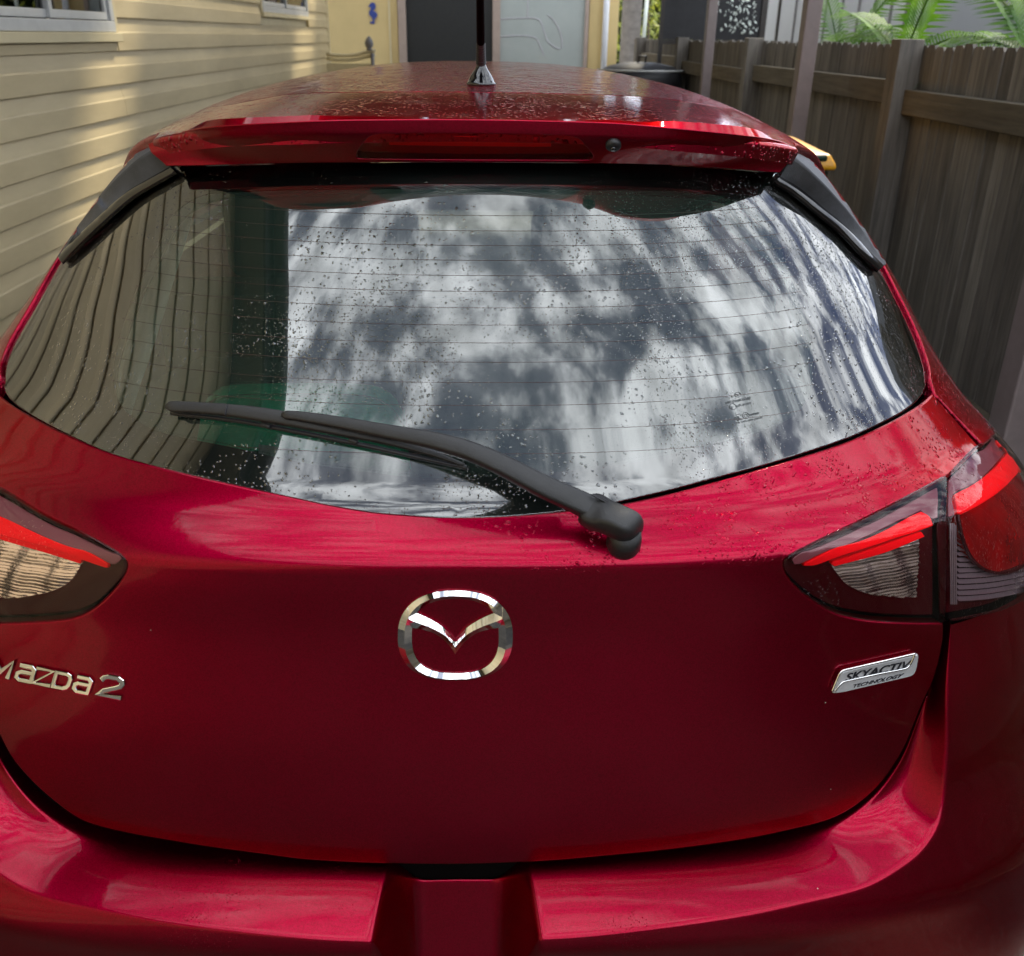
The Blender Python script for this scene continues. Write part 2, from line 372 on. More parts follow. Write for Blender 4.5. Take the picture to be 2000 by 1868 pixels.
class MB:
    def __init__(s): s.v = []; s.f = []
    def box(s, a, b):
        x0, y0, z0 = a; x1, y1, z1 = b; k = len(s.v)
        s.v += [V(p) for p in ((x0, y0, z0), (x1, y0, z0), (x1, y1, z0), (x0, y1, z0), (x0, y0, z1), (x1, y0, z1), (x1, y1, z1), (x0, y1, z1))]
        s.f += [tuple(k+i for i in q) for q in ((0, 3, 2, 1), (4, 5, 6, 7), (0, 1, 5, 4), (1, 2, 6, 5), (2, 3, 7, 6), (3, 0, 4, 7))]; return s
    def tube(s, path, r, n=10, cap=True):
        k = len(s.v); m = len(path)
        for i, p in enumerate(path):
            p = V(p); a = V(path[max(0, i-1)]); b = V(path[min(m-1, i+1)]); t = (b-a).normalized()
            ax = t.cross(V((0, 0, 1)) if abs(t.z) < .9 else V((1, 0, 0))).normalized(); ay = t.cross(ax)
            rr = r[i] if isinstance(r, (list, tuple)) else r
            for j in range(n):
                q = 2*pi*j/n; s.v.append(p+ax*cos(q)*rr+ay*sin(q)*rr)
        for i in range(m-1):
            for j in range(n):
                s.f.append((k+i*n+j, k+i*n+(j+1) % n, k+(i+1)*n+(j+1) % n, k+(i+1)*n+j))
        if cap: s.f.append(tuple(k+j for j in range(n))[::-1]); s.f.append(tuple(k+(m-1)*n+j for j in range(n)))
        return s
    def quad(s, *p):
        k = len(s.v); s.v += [V(q) for q in p]; s.f.append(tuple(range(k, k+len(p)))); return s
    def build(s, name, mat, parent=None, smooth=False, org=None):
        return mk(name, s.v, s.f, mat, parent, smooth, None, org)
def bevel(o, w=.004, seg=2):
    m = o.modifiers.new('bevel', 'BEVEL'); m.width = w; m.segments = seg; m.limit_method = 'ANGLE'; m.angle_limit = radians(35)
    return o

# ---------------------------------------------------------------- master surfaces
class Master:
    def __init__(s, P, u0, u1, v0, v1, nu, nv, flip=False):
        s.P = P; s.flip = flip
        s.verts = []; s.uv = []; faces = []
        for i in range(nu+1):
            for j in range(nv+1):
                u = u0+(u1-u0)*i/nu; v = v0+(v1-v0)*j/nv
                s.uv.append((u, v)); s.verts.append(P(u, v))
        for i in range(nu):
            for j in range(nv):
                a = i*(nv+1)+j; faces.append((a, a+nv+1, a+nv+2)); faces.append((a, a+nv+2, a+1))
        s.faces = faces; s.bvh = BVHTree.FromPolygons(s.verts, faces)
    def hit(s, px, py):
        d = ray(px, py).normalized(); loc, nrm, idx, dist = s.bvh.ray_cast(CAM, d)
        if loc is None: return None
        a, b, c = [s.verts[i] for i in s.faces[idx]]; ua, ub, uc = [s.uv[i] for i in s.faces[idx]]
        from mathutils.interpolate import poly_3d_calc
        w = poly_3d_calc([a, b, c], loc)
        return (w[0]*ua[0]+w[1]*ub[0]+w[2]*uc[0], w[0]*ua[1]+w[1]*ub[1]+w[2]*uc[1])
    def uvp(s, px, py):
        h = s.hit(px, py); cx = 895; k = 0; x, y = px, py
        while h is None and k < 60:
            x += (cx-x)*.006; y += (700-y)*.004 if y < 700 else 0; k += 1; h = s.hit(x, y)
        if h is None: raise RuntimeError('miss %s %s' % (px, py))
        return h
    def nrm(s, u, v):
        e = 1e-3; eu = e*s.su
        n = (s.P(u+eu, v)-s.P(u-eu, v)).cross(s.P(u, v+e)-s.P(u, v-e))
        n.normalize(); return -n if s.flip else n
    def pt(s, px, py, h=0):
        """traced point lifted by h above the surface, still seen at this pixel"""
        u, v = s.uvp(px, py); p = s.P(u, v); n = s.nrm(u, v)
        d = (CAM-p).normalized(); return p+d*(h/max(.25, d.dot(n)))
SGN = lambda x: -1 if x < 0 else 1
def plan(a, n):
    """superellipse corner: a in degrees from the middle of the tail (0) to the flank (90)"""
    t = radians(min(90, abs(a))); return sin(t)**(2/n)*SGN(a), 1-(max(0, cos(t)))**(2/n)
# use r=x/W as the parameter near the middle so the metric stays even: u in [-1,1] -> r=sin(u*90deg)
def plan_u(u, n):
    au = min(1, abs(u)); r = sin(au*pi/2); r_ = r
    q = max(0, 1-r_**n); return r_*SGN(u), 1-q**(1/n)
xc = lambda z: -.034+.021*sm(.98, 1.28, z)
y0A = pch([(.20, .90), (.45, .855), (.60, .838), (.66, .836), (.78, .843), (.95, .856), (1.02, .852), (1.036, .851), (1.052, .862), (1.066, .883), (1.077, .903), (1.10, .922), (1.16, .967), (1.24, 1.026), (1.32, 1.086), (1.40, 1.148), (1.47, 1.205)])
WA = pch([(.20, .80), (.45, .85), (.7, .862), (.9, .855), (.96, .835), (1.0, .805), (1.06, .745), (1.144, .680), (1.23, .622), (1.305, .566), (1.38, .499), (1.47, .385)])
DA = pch([(.2, .50), (.9, .5), (1.1, .5), (1.4, .40), (1.47, .38)])
nA = pch([(.2, 2.7), (1.0, 2.6), (1.15, 2.35), (1.47, 2.3)])
def PA(u, z):
    r, s = plan_u(u, nA(z)); ext = max(0, abs(u)-1)*2.0
    return V((xc(z)+WA(z)*r, y0A(z)+DA(z)*s+ext, z))
A = Master(PA, -1.3, 1.3, .2, 1.47, 200, 170); A.su = 1.0
y0M = pch([(.15, .85), (.35, .805), (.5, .782), (.55, .772), (.575, .764), (.592, .766), (.62, .774), (.70, .796), (.80, .824), (.92, .856), (1.0, .858)])
nM = pch([(.15, 4.2), (.4, 3.8), (.6, 2.9), (.72, 2.6), (1.0, 2.6)])
WM = pch([(.15, .90), (.45, .90), (.54, .89), (.575, .882), (.60, .88), (.8, .868), (.93, .848), (1.0, .82)])
def PM(u, z):
    r, s = plan_u(u, nM(z)); ext = max(0, abs(u)-1)*2.0
    return V((xc(z)+WM(z)*r, y0M(z)+.5*s+ext, z))
M = Master(PM, -1.3, 1.3, .15, 1.0, 200, 200); M.su = 1.0
zcB = pch([(.9, 1.438), (1.12, 1.453), (1.42, 1.471), (1.7, 1.484), (2.0, 1.4915), (2.3, 1.489), (2.7, 1.474), (3.1, 1.44), (3.4, 1.39)])
WB = pch([(.9, .475), (1.12, .515), (1.3, .552), (1.5, .588), (2.0, .63), (2.8, .62), (3.4, .60)])
HB = .30
nB = pch([(.9, 3.4), (1.25, 3.2), (1.6, 2.8), (2.1, 2.5), (3.4, 2.5)])
def PB(u, y):
    r, s = plan_u(u, nB(y))
    ext = max(0, abs(u)-1)
    z = zcB(y)-HB*s-ext*.5
    return V((xc(z)+WB(y)*r+SGN(u)*ext*.06*0, y, z))
B = Master(PB, -1.1, 1.1, .9, 3.4, 160, 200, flip=False); B.su = 1.0
for Ms in (A, M):
    Ms.flip = Ms.nrm(0, .7).y > 0
B.flip = B.nrm(0, 1.5).z < 0

def smooth_loop(px, per=6, closed=True):
    """densify a traced outline: Catmull-Rom between points; a point given as (x, y, 1) is a sharp corner"""
    n = len(px); out = []
    rng = range(n) if closed else range(n-1)
    for i in rng:
        p0, p1, p2, p3 = px[i-1] if (closed or i > 0) else px[i], px[i], px[(i+1) % n], px[(i+2) % n] if (closed or i+2 < n) else px[(i+1) % n]
        if len(p1) > 2: p0 = p1
        if len(p2) > 2: p3 = p2
        L_ = sqrt((p2[0]-p1[0])**2+(p2[1]-p1[1])**2); m = max(1, int(L_/per))
        for j in range(m):
            f = j/m; h00 = 2*f**3-3*f*f+1; h10 = f**3-2*f*f+f; h01 = -2*f**3+3*f*f; h11 = f**3-f*f
            d01 = max(1e-6, sqrt((p1[0]-p0[0])**2+(p1[1]-p0[1])**2)+L_); d23 = max(1e-6, L_+sqrt((p3[0]-p2[0])**2+(p3[1]-p2[1])**2))
            o = []
            for c in (0, 1):
                ta = (p2[c]-p0[c])/d01*L_ if p0 is not p1 else (p2[c]-p1[c])
                tb = (p3[c]-p1[c])/d23*L_ if p3 is not p2 else (p2[c]-p1[c])
                o.append(h00*p1[c]+h10*ta+h01*p2[c]+h11*tb)
            out.append(tuple(o))
    if not closed: out.append(tuple(px[-1][:2]))
    return out
def inside(p, poly):
    x, y = p; c = False; n = len(poly); j = n-1
    for i in range(n):
        xi, yi = poly[i]; xj, yj = poly[j]
        if (yi > y) != (yj > y) and x < (xj-xi)*(y-yi)/(yj-yi)+xi: c = not c
        j = i
    return c
def area(poly): return sum(poly[i-1][0]*poly[i][1]-poly[i][0]*poly[i-1][1] for i in range(len(poly)))/2
def panel(name, Ms, loops, mat, parent, off=0.0, r=.003, depth=.012, step=(.014, .014), uvloops=False, per=6, shape=None):
    """a sheet on a master surface bounded by traced outlines (first outer, rest holes), its edge rolled over and turned in"""
    uvL = []
    for lp in loops:
        uvL.append(list(lp) if uvloops else [Ms.uvp(x, y) for x, y in smooth_loop(lp, per)])
    if area(uvL[0]) < 0: uvL[0].reverse()
    for h in uvL[1:]:
        if area(h) > 0: h.reverse()
    pts = []; edges = []
    for lp in uvL:
        k = len(pts); pts += [V(p) for p in lp]; edges += [(k+i, k+(i+1) % len(lp)) for i in range(len(lp))]
    us = [p[0] for p in uvL[0]]; vs = [p[1] for p in uvL[0]]
    du, dv = step
    # keep grid points a little off the outline
    cellset = set()
    for lp in uvL:
        for p in lp: cellset.add((int(math.floor(p[0]/(du*.6))), int(math.floor(p[1]/(dv*.6)))))
    nb = len(pts)
    i = int(min(us)/du)-1
    while i*du < max(us):
        j = int(min(vs)/dv)-1
        while j*dv < max(vs):
            p = (i*du+(j % 2)*du*.001, j*dv)
            c = (int(math.floor(p[0]/(du*.6))), int(math.floor(p[1]/(dv*.6))))
            if c not in cellset and inside(p, uvL[0]) and not any(inside(p, h) for h in uvL[1:]): pts.append(V(p))
            j += 1
        i += 1
    vo, eo, fo, _, _, _ = delaunay_2d_cdt(pts, edges, [], 0, 1e-7)
    keep = []
    for f in fo:
        c = (sum(vo[q].x for q in f)/3, sum(vo[q].y for q in f)/3)
        if inside(c, uvL[0]) and not any(inside(c, h) for h in uvL[1:]): keep.append(tuple(f))
    verts = []; nors = []
    for p in vo:
        n = Ms.nrm(p.x, p.y); o_ = off+(shape(p.x, p.y) if shape else 0)
        verts.append(Ms.P(p.x, p.y)+n*o_); nors.append(n)
    if shape:
        e = 2e-3
        for i, p in enumerate(vo):
            q = [Ms.P(p.x+a, p.y+b)+nors[i]*(off+shape(p.x+a, p.y+b)) for a, b in ((e, 0), (-e, 0), (0, e), (0, -e))]
            n = (q[0]-q[1]).cross(q[2]-q[3]).normalized(); nors[i] = n if n.dot(nors[i]) > 0 else -n
    # orient
    if keep:
        a, b, c = keep[0]; g = (verts[b]-verts[a]).cross(verts[c]-verts[a])
        flipf = g.dot(nors[a]) < 0
        if flipf: keep = [tuple(reversed(f)) for f in keep]
    # boundary edges
    cnt = {}
    for f in keep:
        for i in range(3):
            a, b = f[i], f[(i+1) % 3]; cnt[(a, b)] = 1
    bnd = [(a, b) for (a, b) in cnt if (b, a) not in cnt]
    outd = {}
    for a, b in bnd:
        t = (verts[b]-verts[a])
        for q in (a, b): outd[q] = outd.get(q, V((0, 0, 0)))+t.cross(nors[q]).normalized()*max(t.length, 1e-6)
    rings = {}
    prof = [(sin(x)*r, -(1-cos(x))*r, x) for x in (radians(35), radians(65), radians(90))]+[(r, -depth, radians(90))]
    for q, od in outd.items():
        od = od.normalized(); lst = [q]
        for ox, dz, ang in prof:
            lst.append(len(verts)); verts.append(verts[q]+od*ox+nors[q]*dz); nors.append((nors[q]*cos(ang)+od*sin(ang)).normalized())
        rings[q] = lst
    faces = list(keep)
    for a, b in bnd:
        for k in range(len(prof)):
            faces.append((rings[b][k], rings[a][k], rings[a][k+1], rings[b][k+1]))
    return mk(name, verts, faces, mat, parent, True, nors)
def loft(name, rows, mat, parent, closed=False, flip=False, smooth=True):
    """rows: list of equally long lists of points"""
    n = len(rows[0]); v = [p for r_ in rows for p in r_]; f = []
    for i in range(len(rows)-1):
        for j in range(n if closed else n-1):
            q = (i*n+j, i*n+(j+1) % n, (i+1)*n+(j+1) % n, (i+1)*n+j); f.append(q[::-1] if flip else q)
    return mk(name, v, f, mat, parent, smooth)
def facets(name, rows, mat, parent, closed=False):
    """loft whose strips are each smooth along their length but meet in sharp ridges"""
    v = []; f = []; n = len(rows[0])
    for a, b in zip(rows, rows[1:]):
        k = len(v); v += list(a)+list(b)
        for j in range(n if closed else n-1): f.append((k+j, k+(j+1) % n, k+n+(j+1) % n, k+n+j))
    return mk(name, v, f, mat, parent, True)
def prism(name, Ms, pxloop, h0, h1, mat, parent, inset=.0012, per=3):
    """extruded plate on a surface: outline traced in pixels, bottom at h0, top at h1, with a small chamfer"""
    lp = smooth_loop(pxloop, per)
    if area(lp) < 0: lp.reverse()
    base = [Ms.pt(x, y, 0) for x, y in lp]; ns = [Ms.nrm(*Ms.uvp(x, y)) for x, y in lp]
    n = len(lp); nn = V((0, 0, 0))
    for q in ns: nn += q
    nn.normalize(); inn = []
    for i in range(n):
        t = (base[(i+1) % n]-base[i-1]).normalized(); d = nn.cross(t); inn.append(d)
    c = sum(base, V((0, 0, 0)))/n
    s = sum((c-base[i]).dot(inn[i]) for i in range(n)); inn = [d*(1 if s > 0 else -1) for d in inn]
    ring = [[base[i]+nn*h0 for i in range(n)], [base[i]+nn*(h1-inset) for i in range(n)], [base[i]+nn*h1+inn[i]*inset for i in range(n)]]
    v = ring[0]+ring[1]+ring[2]; f = []
    for k in (0, 1):
        for i in range(n): f.append((k*n+i, k*n+(i+1) % n, (k+1)*n+(i+1) % n, (k+1)*n+i))
    tris = bpy_tess([V(p) for p in lp])
    for t in tris: f.append(tuple(2*n+q for q in t))
    o = mk(name, v, f, mat, parent, False)
    bm = bmesh.new(); bm.from_mesh(o.data); bmesh.ops.recalc_face_normals(bm, faces=bm.faces); bm.to_mesh(o.data); bm.free()
    return o
def bpy_tess(lp):
    from mathutils.geometry import tessellate_polygon
    return tessellate_polygon([[V((p.x, p.y, 0)) for p in lp]])
def text_on(name, Ms, s, quad, h0, h1, mat, parent, bold=.0, spacing=1.0):
    """lettering laid on a surface: quad = pixel corners bottom-left, bottom-right, top-right, top-left of the text box"""
    cu = bpy.data.curves.new('t', 'FONT'); cu.body = s; cu.size = 1; cu.offset = bold; cu.resolution_u = 4; cu.extrude = .05; cu.space_character = spacing
    ob = bpy.data.objects.new('t', cu); COL.objects.link(ob)
    dg = bpy.context.evaluated_depsgraph_get(); me = bpy.data.meshes.new_from_object(ob.evaluated_get(dg))
    bpy.data.objects.remove(ob); bpy.data.curves.remove(cu)
    xs = [v.co.x for v in me.vertices]; ys = [v.co.y for v in me.vertices]
    x0, x1, y0_, y1_ = min(xs), max(xs), min(ys), max(ys); vs = []
    bl, br, tr, tl = quad; cache = {}
    for v in me.vertices:
        s_, t_ = (v.co.x-x0)/(x1-x0), (v.co.y-y0_)/(y1_-y0_)
        px = (bl[0]*(1-s_)+br[0]*s_)*(1-t_)+(tl[0]*(1-s_)+tr[0]*s_)*t_
        py = (bl[1]*(1-s_)+br[1]*s_)*(1-t_)+(tl[1]*(1-s_)+tr[1]*s_)*t_
        key = (round(px, 3), round(py, 3))
        if key not in cache:
            uv = Ms.uvp(px, py); cache[key] = (Ms.P(*uv), Ms.nrm(*uv))
        p, n = cache[key]; vs.append(p+n*(h1 if v.co.z > 0 else h0))
    fs = [tuple(p.vertices) for p in me.polygons]; bpy.data.meshes.remove(me)
    return mk(name, vs, fs, mat, parent)

# ================================================================= SETTING
g = mk('ground', [(-60, -60, 0), (60, -60, 0), (60, 120, 0), (-60, 120, 0)], [(0, 1, 2, 3)], 'soil'); tag(g, kind='structure')
g = mk('driveway', [(-1.9, -14, .004), (1.72, -14, .004), (1.72, 11.4, .004), (-1.9, 11.4, .004)], [(0, 1, 2, 3)], 'concrete'); tag(g, kind='structure')

def hedge(name, x0, x1, y0, y1, z1, n, seed, label, leaf=.09):
    rs = random.Random(seed); m = MB()
    for i in range(n):
        x = rs.uniform(x0, x1); y = rs.uniform(y0, y1); top = z1*(.8+.3*noise.noise(V((x*.6, y*.6, seed)))); z = top*sqrt(rs.random())
        c = V((x, y, z)); l = rs.uniform(.6, 1.4)*leaf
        d = V((rs.uniform(-1, 1), rs.uniform(-1, 1), rs.uniform(-1, 1))).normalized()*l; e = d.cross(V((rs.uniform(-1, 1), rs.uniform(-1, 1), 1))).normalized()*l*.5; m.quad(c-d, c+e, c+d, c-e)
    m.box((x0, (y0+y1)/2-.1, 0), (x1, (y0+y1)/2+.1, z1*.72))
    return tag(m.build(name, 'hedge_leaf', None, False, ((x0+x1)/2, (y0+y1)/2, 0)), label, kind='stuff')
hedge('far_trees', -4, 9, 19, 21.5, 4.2, 9000, 4, 'dense trees far beyond the cross fence', .13)
hedge('sky_block_hedge', -14, 14, -11.5, -10, 4.6, 14000, 9, 'tall dark hedge added unseen behind the viewer to darken reflections', .14)  # unseen hedge added to block low sky from the car's reflections
# ---- clad house on the left, plank by plank
XW = -1.75
house = thing('clad_house', (XW-.6, 4, 0), 'cream vinyl clad house wall with sliding windows, along the left of the driveway', 'house')
PITCH = .1425; Z0 = 1.455
def plank(y0, y1, zb, x=XW):
    # Dutch-lap profile: square butt, upright face, coved top that runs back under the plank above
    pr = [(.000, .002), (.018, -.003), (.0215, .001), (.0215, .012), (.0205, PITCH*.52), (.0195, PITCH*.545), (.0165, PITCH*.57), (.006, PITCH+.001), (-.001, PITCH+.001), (-.001, .002)]
    n = len(pr); m = MB()
    for y in (y0, y1): m.v += [V((x+a, y, zb+b)) for a, b in pr]
    for i in range(n): m.f.append((i, (i+1) % n, n+(i+1) % n, n+i))
    m.f.append(tuple(range(n))[::-1]); m.f.append(tuple(n+i for i in range(n)))
    return m.build('plank', 'vinyl_siding', house)
CORNER = atX(637, 60, XW).y
w1 = atX(213, 63, XW); w2r = atX(596, 33, XW); w2l = atX(507, 30, XW)
jointA = atX(224, 100, XW).y
W1Y0, W1Z0 = w1.y-1.75, w1.z; W1Z1 = W1Z0+1.1
W2Y0, W2Y1, W2Z0 = w2l.y, w2r.y, w2r.z
for k in range(-9, 11):
    zb = Z0+k*PITCH
    segs = [(-7, CORNER)]
    def cut(segs, a, b):
        out = []
        for s_, e_ in segs:
            if b <= s_ or a >= e_: out.append((s_, e_)); continue
            if a > s_: out.append((s_, a))
            if b < e_: out.append((b, e_))
        return out
    if zb > 1.44 and zb < W1Z1: segs = cut(segs, W1Y0-.07, jointA)
    if zb+PITCH*.6 > W2Z0-.02 and zb < W2Z0+.9: segs = cut(segs, W2Y0-.05, W2Y1+.05)
    out = []
    for s_, e_ in segs:
        if s_ < -1 and e_ > 6:
            j = jointA-.02 if k % 2 == 0 else 1.1; out += [(s_, j), (j+.0015, e_)]
        else: out.append((s_, e_))
    for s_, e_ in out: plank(s_, e_, zb)
MB().box((XW-.12, -7, 0), (XW-.008, CORNER-.01, 3.02)).build('wall', 'cream_paint', house)
bevel(MB().box((XW-.01, CORNER, 0), (XW+.028, CORNER+.05, 3.0)).build('corner_trim', 'cream_paint', house))
MB().box((XW-.008, -7, .0), (XW+.012, CORNER, Z0-9*PITCH)).build('base_board', 'cream_paint', house)
def window(y0, y1, z0, z1, sillw, split):
    x = XW
    fr = MB(); t = .045
    fr.box((x-.01, y0, z0), (x+.035, y1, z0+t)).box((x-.01, y0, z1-t), (x+.035, y1, z1)).box((x-.01, y0, z0+t), (x+.035, y0+t, z1-t)).box((x-.01, y1-t, z0+t), (x+.035, y1, z1-t))
    f = bevel(fr.build('window', 'alu_white', house), .003)
    ys = y0+(y1-y0)*split
    s = MB()
    for a, b, xx in ((y0+t+.002, ys+.02, x+.004), (ys-.02, y1-t-.002, x+.018)):
        q = .032; a2, b2, c2, d2 = a, b, z0+t+.004, z1-t-.004
        s.box((xx-.008, a2, c2), (xx+.006, b2, c2+q)).box((xx-.008, a2, d2-q), (xx+.006, b2, d2)).box((xx-.008, a2, c2+q), (xx+.006, a2+q, d2-q)).box((xx-.008, b2-q, c2+q), (xx+.006, b2, d2-q))
    bevel(s.build('sash', 'alu_white', f), .002)
    MB().box((x-.004, y0+t, z0+t), (x-.002, ys, z1-t)).build('pane', 'window_glass', f)
    MB().box((x+.010, ys, z0+t), (x+.012, y1-t, z1-t)).build('pane', 'window_glass', f)
    MB().box((x-.012, y0+t, z0+t-.012), (x+.030, y1-t, z0+t)).build('track', 'ink', f)
    # curtain folds behind the far pane
    m = MB(); n = 40
    for i in range(n+1):
        yy = ys+(y1-ys)*i/n; dx = .015*sin(i*1.1)-.06
        m.v += [V((x+dx, yy, z0)), V((x+dx, yy, z1))]
    for i in range(n): m.f.append((2*i, 2*i+2, 2*i+3, 2*i+1))
    m.build('curtain', 'curtain', f)
    MB().box((x-.119, y0, z0), (x-.1, y1, z1)).build('backing', 'interior_dark', f)
    tr = MB(); q = sillw
    tr.box((x-.01, y0-q, z0-q*.9), (x+.046, y1+q, z0-.002)).box((x-.01, y1+.002, z0), (x+.03, y1+q, z1+q)).box((x-.01, y0-q, z0), (x+.03, y0-.002, z1+q)).box((x-.01, y0, z1+.002), (x+.03, y1, z1+q))
    bevel(tr.build('trim', 'cream_paint', f), .003)
    return f
# cut the window holes through the backing wall by building the wall opening dark instead
window(W1Y0, W1Y0+1.75, W1Z0, W1Z1, .045, .62)
window(W2Y0, W2Y1, W2Z0, W2Z0+.7, .035, .5)
bevel(MB().box((XW-.004, W1Y0-.07, Z0-.002), (XW+.019, jointA-.003, W1Z0-.043)).build('apron_board', 'vinyl_siding', house), .002)
# eave far above

# ---- yellow rendered house at the end
YB = CORNER+1.0
def bx(px, y=YB): return atY(px, 60, y).x
rh = thing('rendered_house', (bx(920), YB, 0), 'yellow rendered house at the end of the driveway with dark screen door', 'house')
xl, xr = bx(600)-1.5, bx(1207)
xd0, xd1, xd2, xs0, xs1, xs2 = bx(777), bx(794), bx(962), bx(977), bx(1141), bx(1150)
MB().box((xl, YB, 0), (xd0, YB+.3, 3.2)).build('wall', 'render_yellow', rh)
MB().box((xs2, YB, 0), (xr, YB+.3, 3.2)).build('wall', 'render_yellow', rh)
MB().box((xd0, YB+.004, 2.35), (xs2, YB+.3, 3.2)).build('wall', 'render_yellow', rh)
MB().box((xd0, YB+.25, 0), (xs2, YB+.3, 2.35)).build('backing', 'interior_dark', rh)
fr = MB()
for a, b in ((xd0+.01, xd1), (xd2, xs0), (xs1, xs2-.01)): fr.box((a, YB-.05, 0), (b, YB+.05, 2.35))
bevel(fr.build('door_frame', 'pinkish_frame', rh))
MB().box((xd1, YB-.01, 0), (xd2, YB, 2.35)).build('screen_door', 'fly_screen', rh)
MB().box((xs0, YB-.012, 0), (xs1, YB, 2.35)).build('glass_door', 'frosted', rh)
a = bx(762); MB().box((a-.015, YB-.014, 0), (a+.01, YB-.001, 3.2)).build('cover_strip', 'cream_paint', rh)
xp = bx(1181); MB().tube([(xp, YB-.06, 0), (xp, YB-.06, 3.3)], .036, 12).build('downpipe', 'white_pipe', rh, True)
MB().box((xl, YB-.5, 3.2), (xr+.5, YB+.4, 3.3)).build('eave', 'alu_white', rh)
# car's reflection in the frosted door, drawn as pale raised lines
et = MB()
def reflect_line(pts):
    P = [atY(x, y, YB-.014) for x, y in spline(pts, 24)]; et.tube(P, .006, 5)
reflect_line([(978, 38), (1010, 36), (1052, 38), (1062, 60), (1072, 84), (1095, 96), (1096, 70), (1082, 40), (1070, 30)])
reflect_line([(978, 72), (1010, 70), (1045, 74), (1055, 90), (1062, 108)])
reflect_line([(1031, 0), (1030, 36)])
et.build('reflection_lines', 'pale_reflection', rh)

# seahorse plaque
def plate_px(name, loop, Y, t, mat, org, per=2):
    lp = smooth_loop(loop, per); n = len(lp); c = [atY(x, y, Y) for x, y in lp]
    v = c+[p-V((0, t, 0)) for p in c]; f = [(i, (i+1) % n, n+(i+1) % n, n+i) for i in range(n)]
    for t3 in bpy_tess([V(p) for p in lp]): f.append(tuple(q+n for q in t3))
    o = mk(name, v, f, mat, None, False, None, org)
    bm = bmesh.new(); bm.from_mesh(o.data); bmesh.ops.recalc_face_normals(bm, faces=bm.faces); bm.to_mesh(o.data); bm.free(); return o
o = plate_px('seahorse_ornament', [(727, 5), (733, 8), (733, 18), (729, 21), (735, 25), (737, 31), (733, 37), (731, 42), (732, 46), (728, 47), (723, 45), (723, 42, 1), (727, 43), (728, 39), (726, 34), (722, 30), (721, 24), (724, 19), (724, 15), (719, 13, 1), (722, 10), (723, 7)], YB-.001, .015, 'blue_enamel', atY(728, 26, YB))
tag(o, 'small blue seahorse ornament on the yellow wall left of the screen door', 'ornament')
# finial post with cream rail in front of it
yq = YB-1.5
def q(px, py): return atY(px, py, yq)
fp = thing('finial_post', (q(726, 100).x, yq, 0), 'slim grey post with an acorn finial left of the screen door', 'post')
p0 = q(727, 104); MB().tube([(p0.x, yq, 0), (p0.x, yq, p0.z)], .02, 10).build('shaft', 'grey_timber', fp, True)
zs = q(721, 99).z; pr = [(.018, 0), (.038, .004), (.03, .014), (.02, .02), (.04, .04), (.046, .07), (.034, .105), (.014, .13), (.003, .137)]
MB().tube([(q(721, 90).x, yq, zs+b) for a, b in pr], [a for a, b in pr], 14).build('finial', 'grey_timber', fp, True)
cr = thing('cream_rail', (q(680, 110).x, yq+.05, 0), 'low cream rail with a dipped top beside the finial post', 'rail')
for dy in (0, 9):
    P = [q(x, y+dy) for x, y in spline([(636, 106), (662, 109), (690, 108), (712, 103), (732, 99)], 14)]
    MB().tube([p+V((0, .05, 0)) for p in P], .018, 8).build('rail_bar', 'cream_paint', cr, True)
a, b = q(636, 118), q(724, 118)
MB().box((a.x, yq+.03, .0), (b.x, yq+.06, a.z-.03)).build('infill', 'cream_paint', cr)

# ---- paling fence on the right
XF = 1.75; ZT = 1.53
fence = thing('paling_fence', (XF, 5, 0), 'weathered timber paling fence along the right side of the driveway', 'fence')
pw = .078
pal = []
for i in range(200):
    y = -2.6+i*pw*.985
    if y > 12.3: break
    if i < 4 or True:
        jx = random.uniform(-.003, .003); jz = random.uniform(-.007, .007); w = pw*random.uniform(.90, .965); de = .013
        m = MB(); z1 = ZT+jz; x0 = XF+jx
        m.v = [V(p) for p in ((x0, y, .02), (x0, y+w, .02), (x0, y+w, z1-de), (x0, y+w-de*.8, z1), (x0, y+de*.8, z1), (x0, y, z1-de))]
        m.v += [p+V((.016, 0, 0)) for p in m.v]
        m.f = [tuple(range(6))[::-1], tuple(range(6, 12))]+[(k, (k+1) % 6, 6+(k+1) % 6, 6+k) for k in range(6)]
        o = m.build('paling', 'fence_wood', fence)
posts = [atX(1727+18, 250, XF-.05).y, ]
py = [posts[0]-2.42, posts[0], posts[0]+2.42, posts[0]+4.84, posts[0]+7.26]
for y in py:
    bevel(MB().box((XF-.10, y-.05, 0), (XF-.002, y+.05, ZT+.02)).build('post', 'fence_wood', fence), .004)
for i in range(len(py)):
    y0_ = py[i-1]+.052 if i else -2.6; y1_ = py[i]-.052
    for z in (.28, 1.30-.03*(i % 2)):
        bevel(MB().box((XF-.052, y0_, z), (XF-.002, y1_, z+.095)).build('rail', 'rail_wood', fence), .004)
# steel posts
for i, (px, py_) in enumerate(((2014, 700), (1573, 120), (1387, 60))):
    X = 1.50; p = atX(px, py_, X); w = (.05, .037, .032)[i]
    o = bevel(MB().box((p.x-w, p.y-w, 0), (p.x+w, p.y+w, 2.7)).build('steel_post', 'post_steel', None, False, (p.x, p.y, 0)), .006)
    tag(o, ('square mauve steel post at the right edge beside the car', 'square mauve steel post in front of the fence beside the recycling bin', 'square steel post farthest from the car near the dark screen')[i], 'post', 'steel posts in a row along the fence')
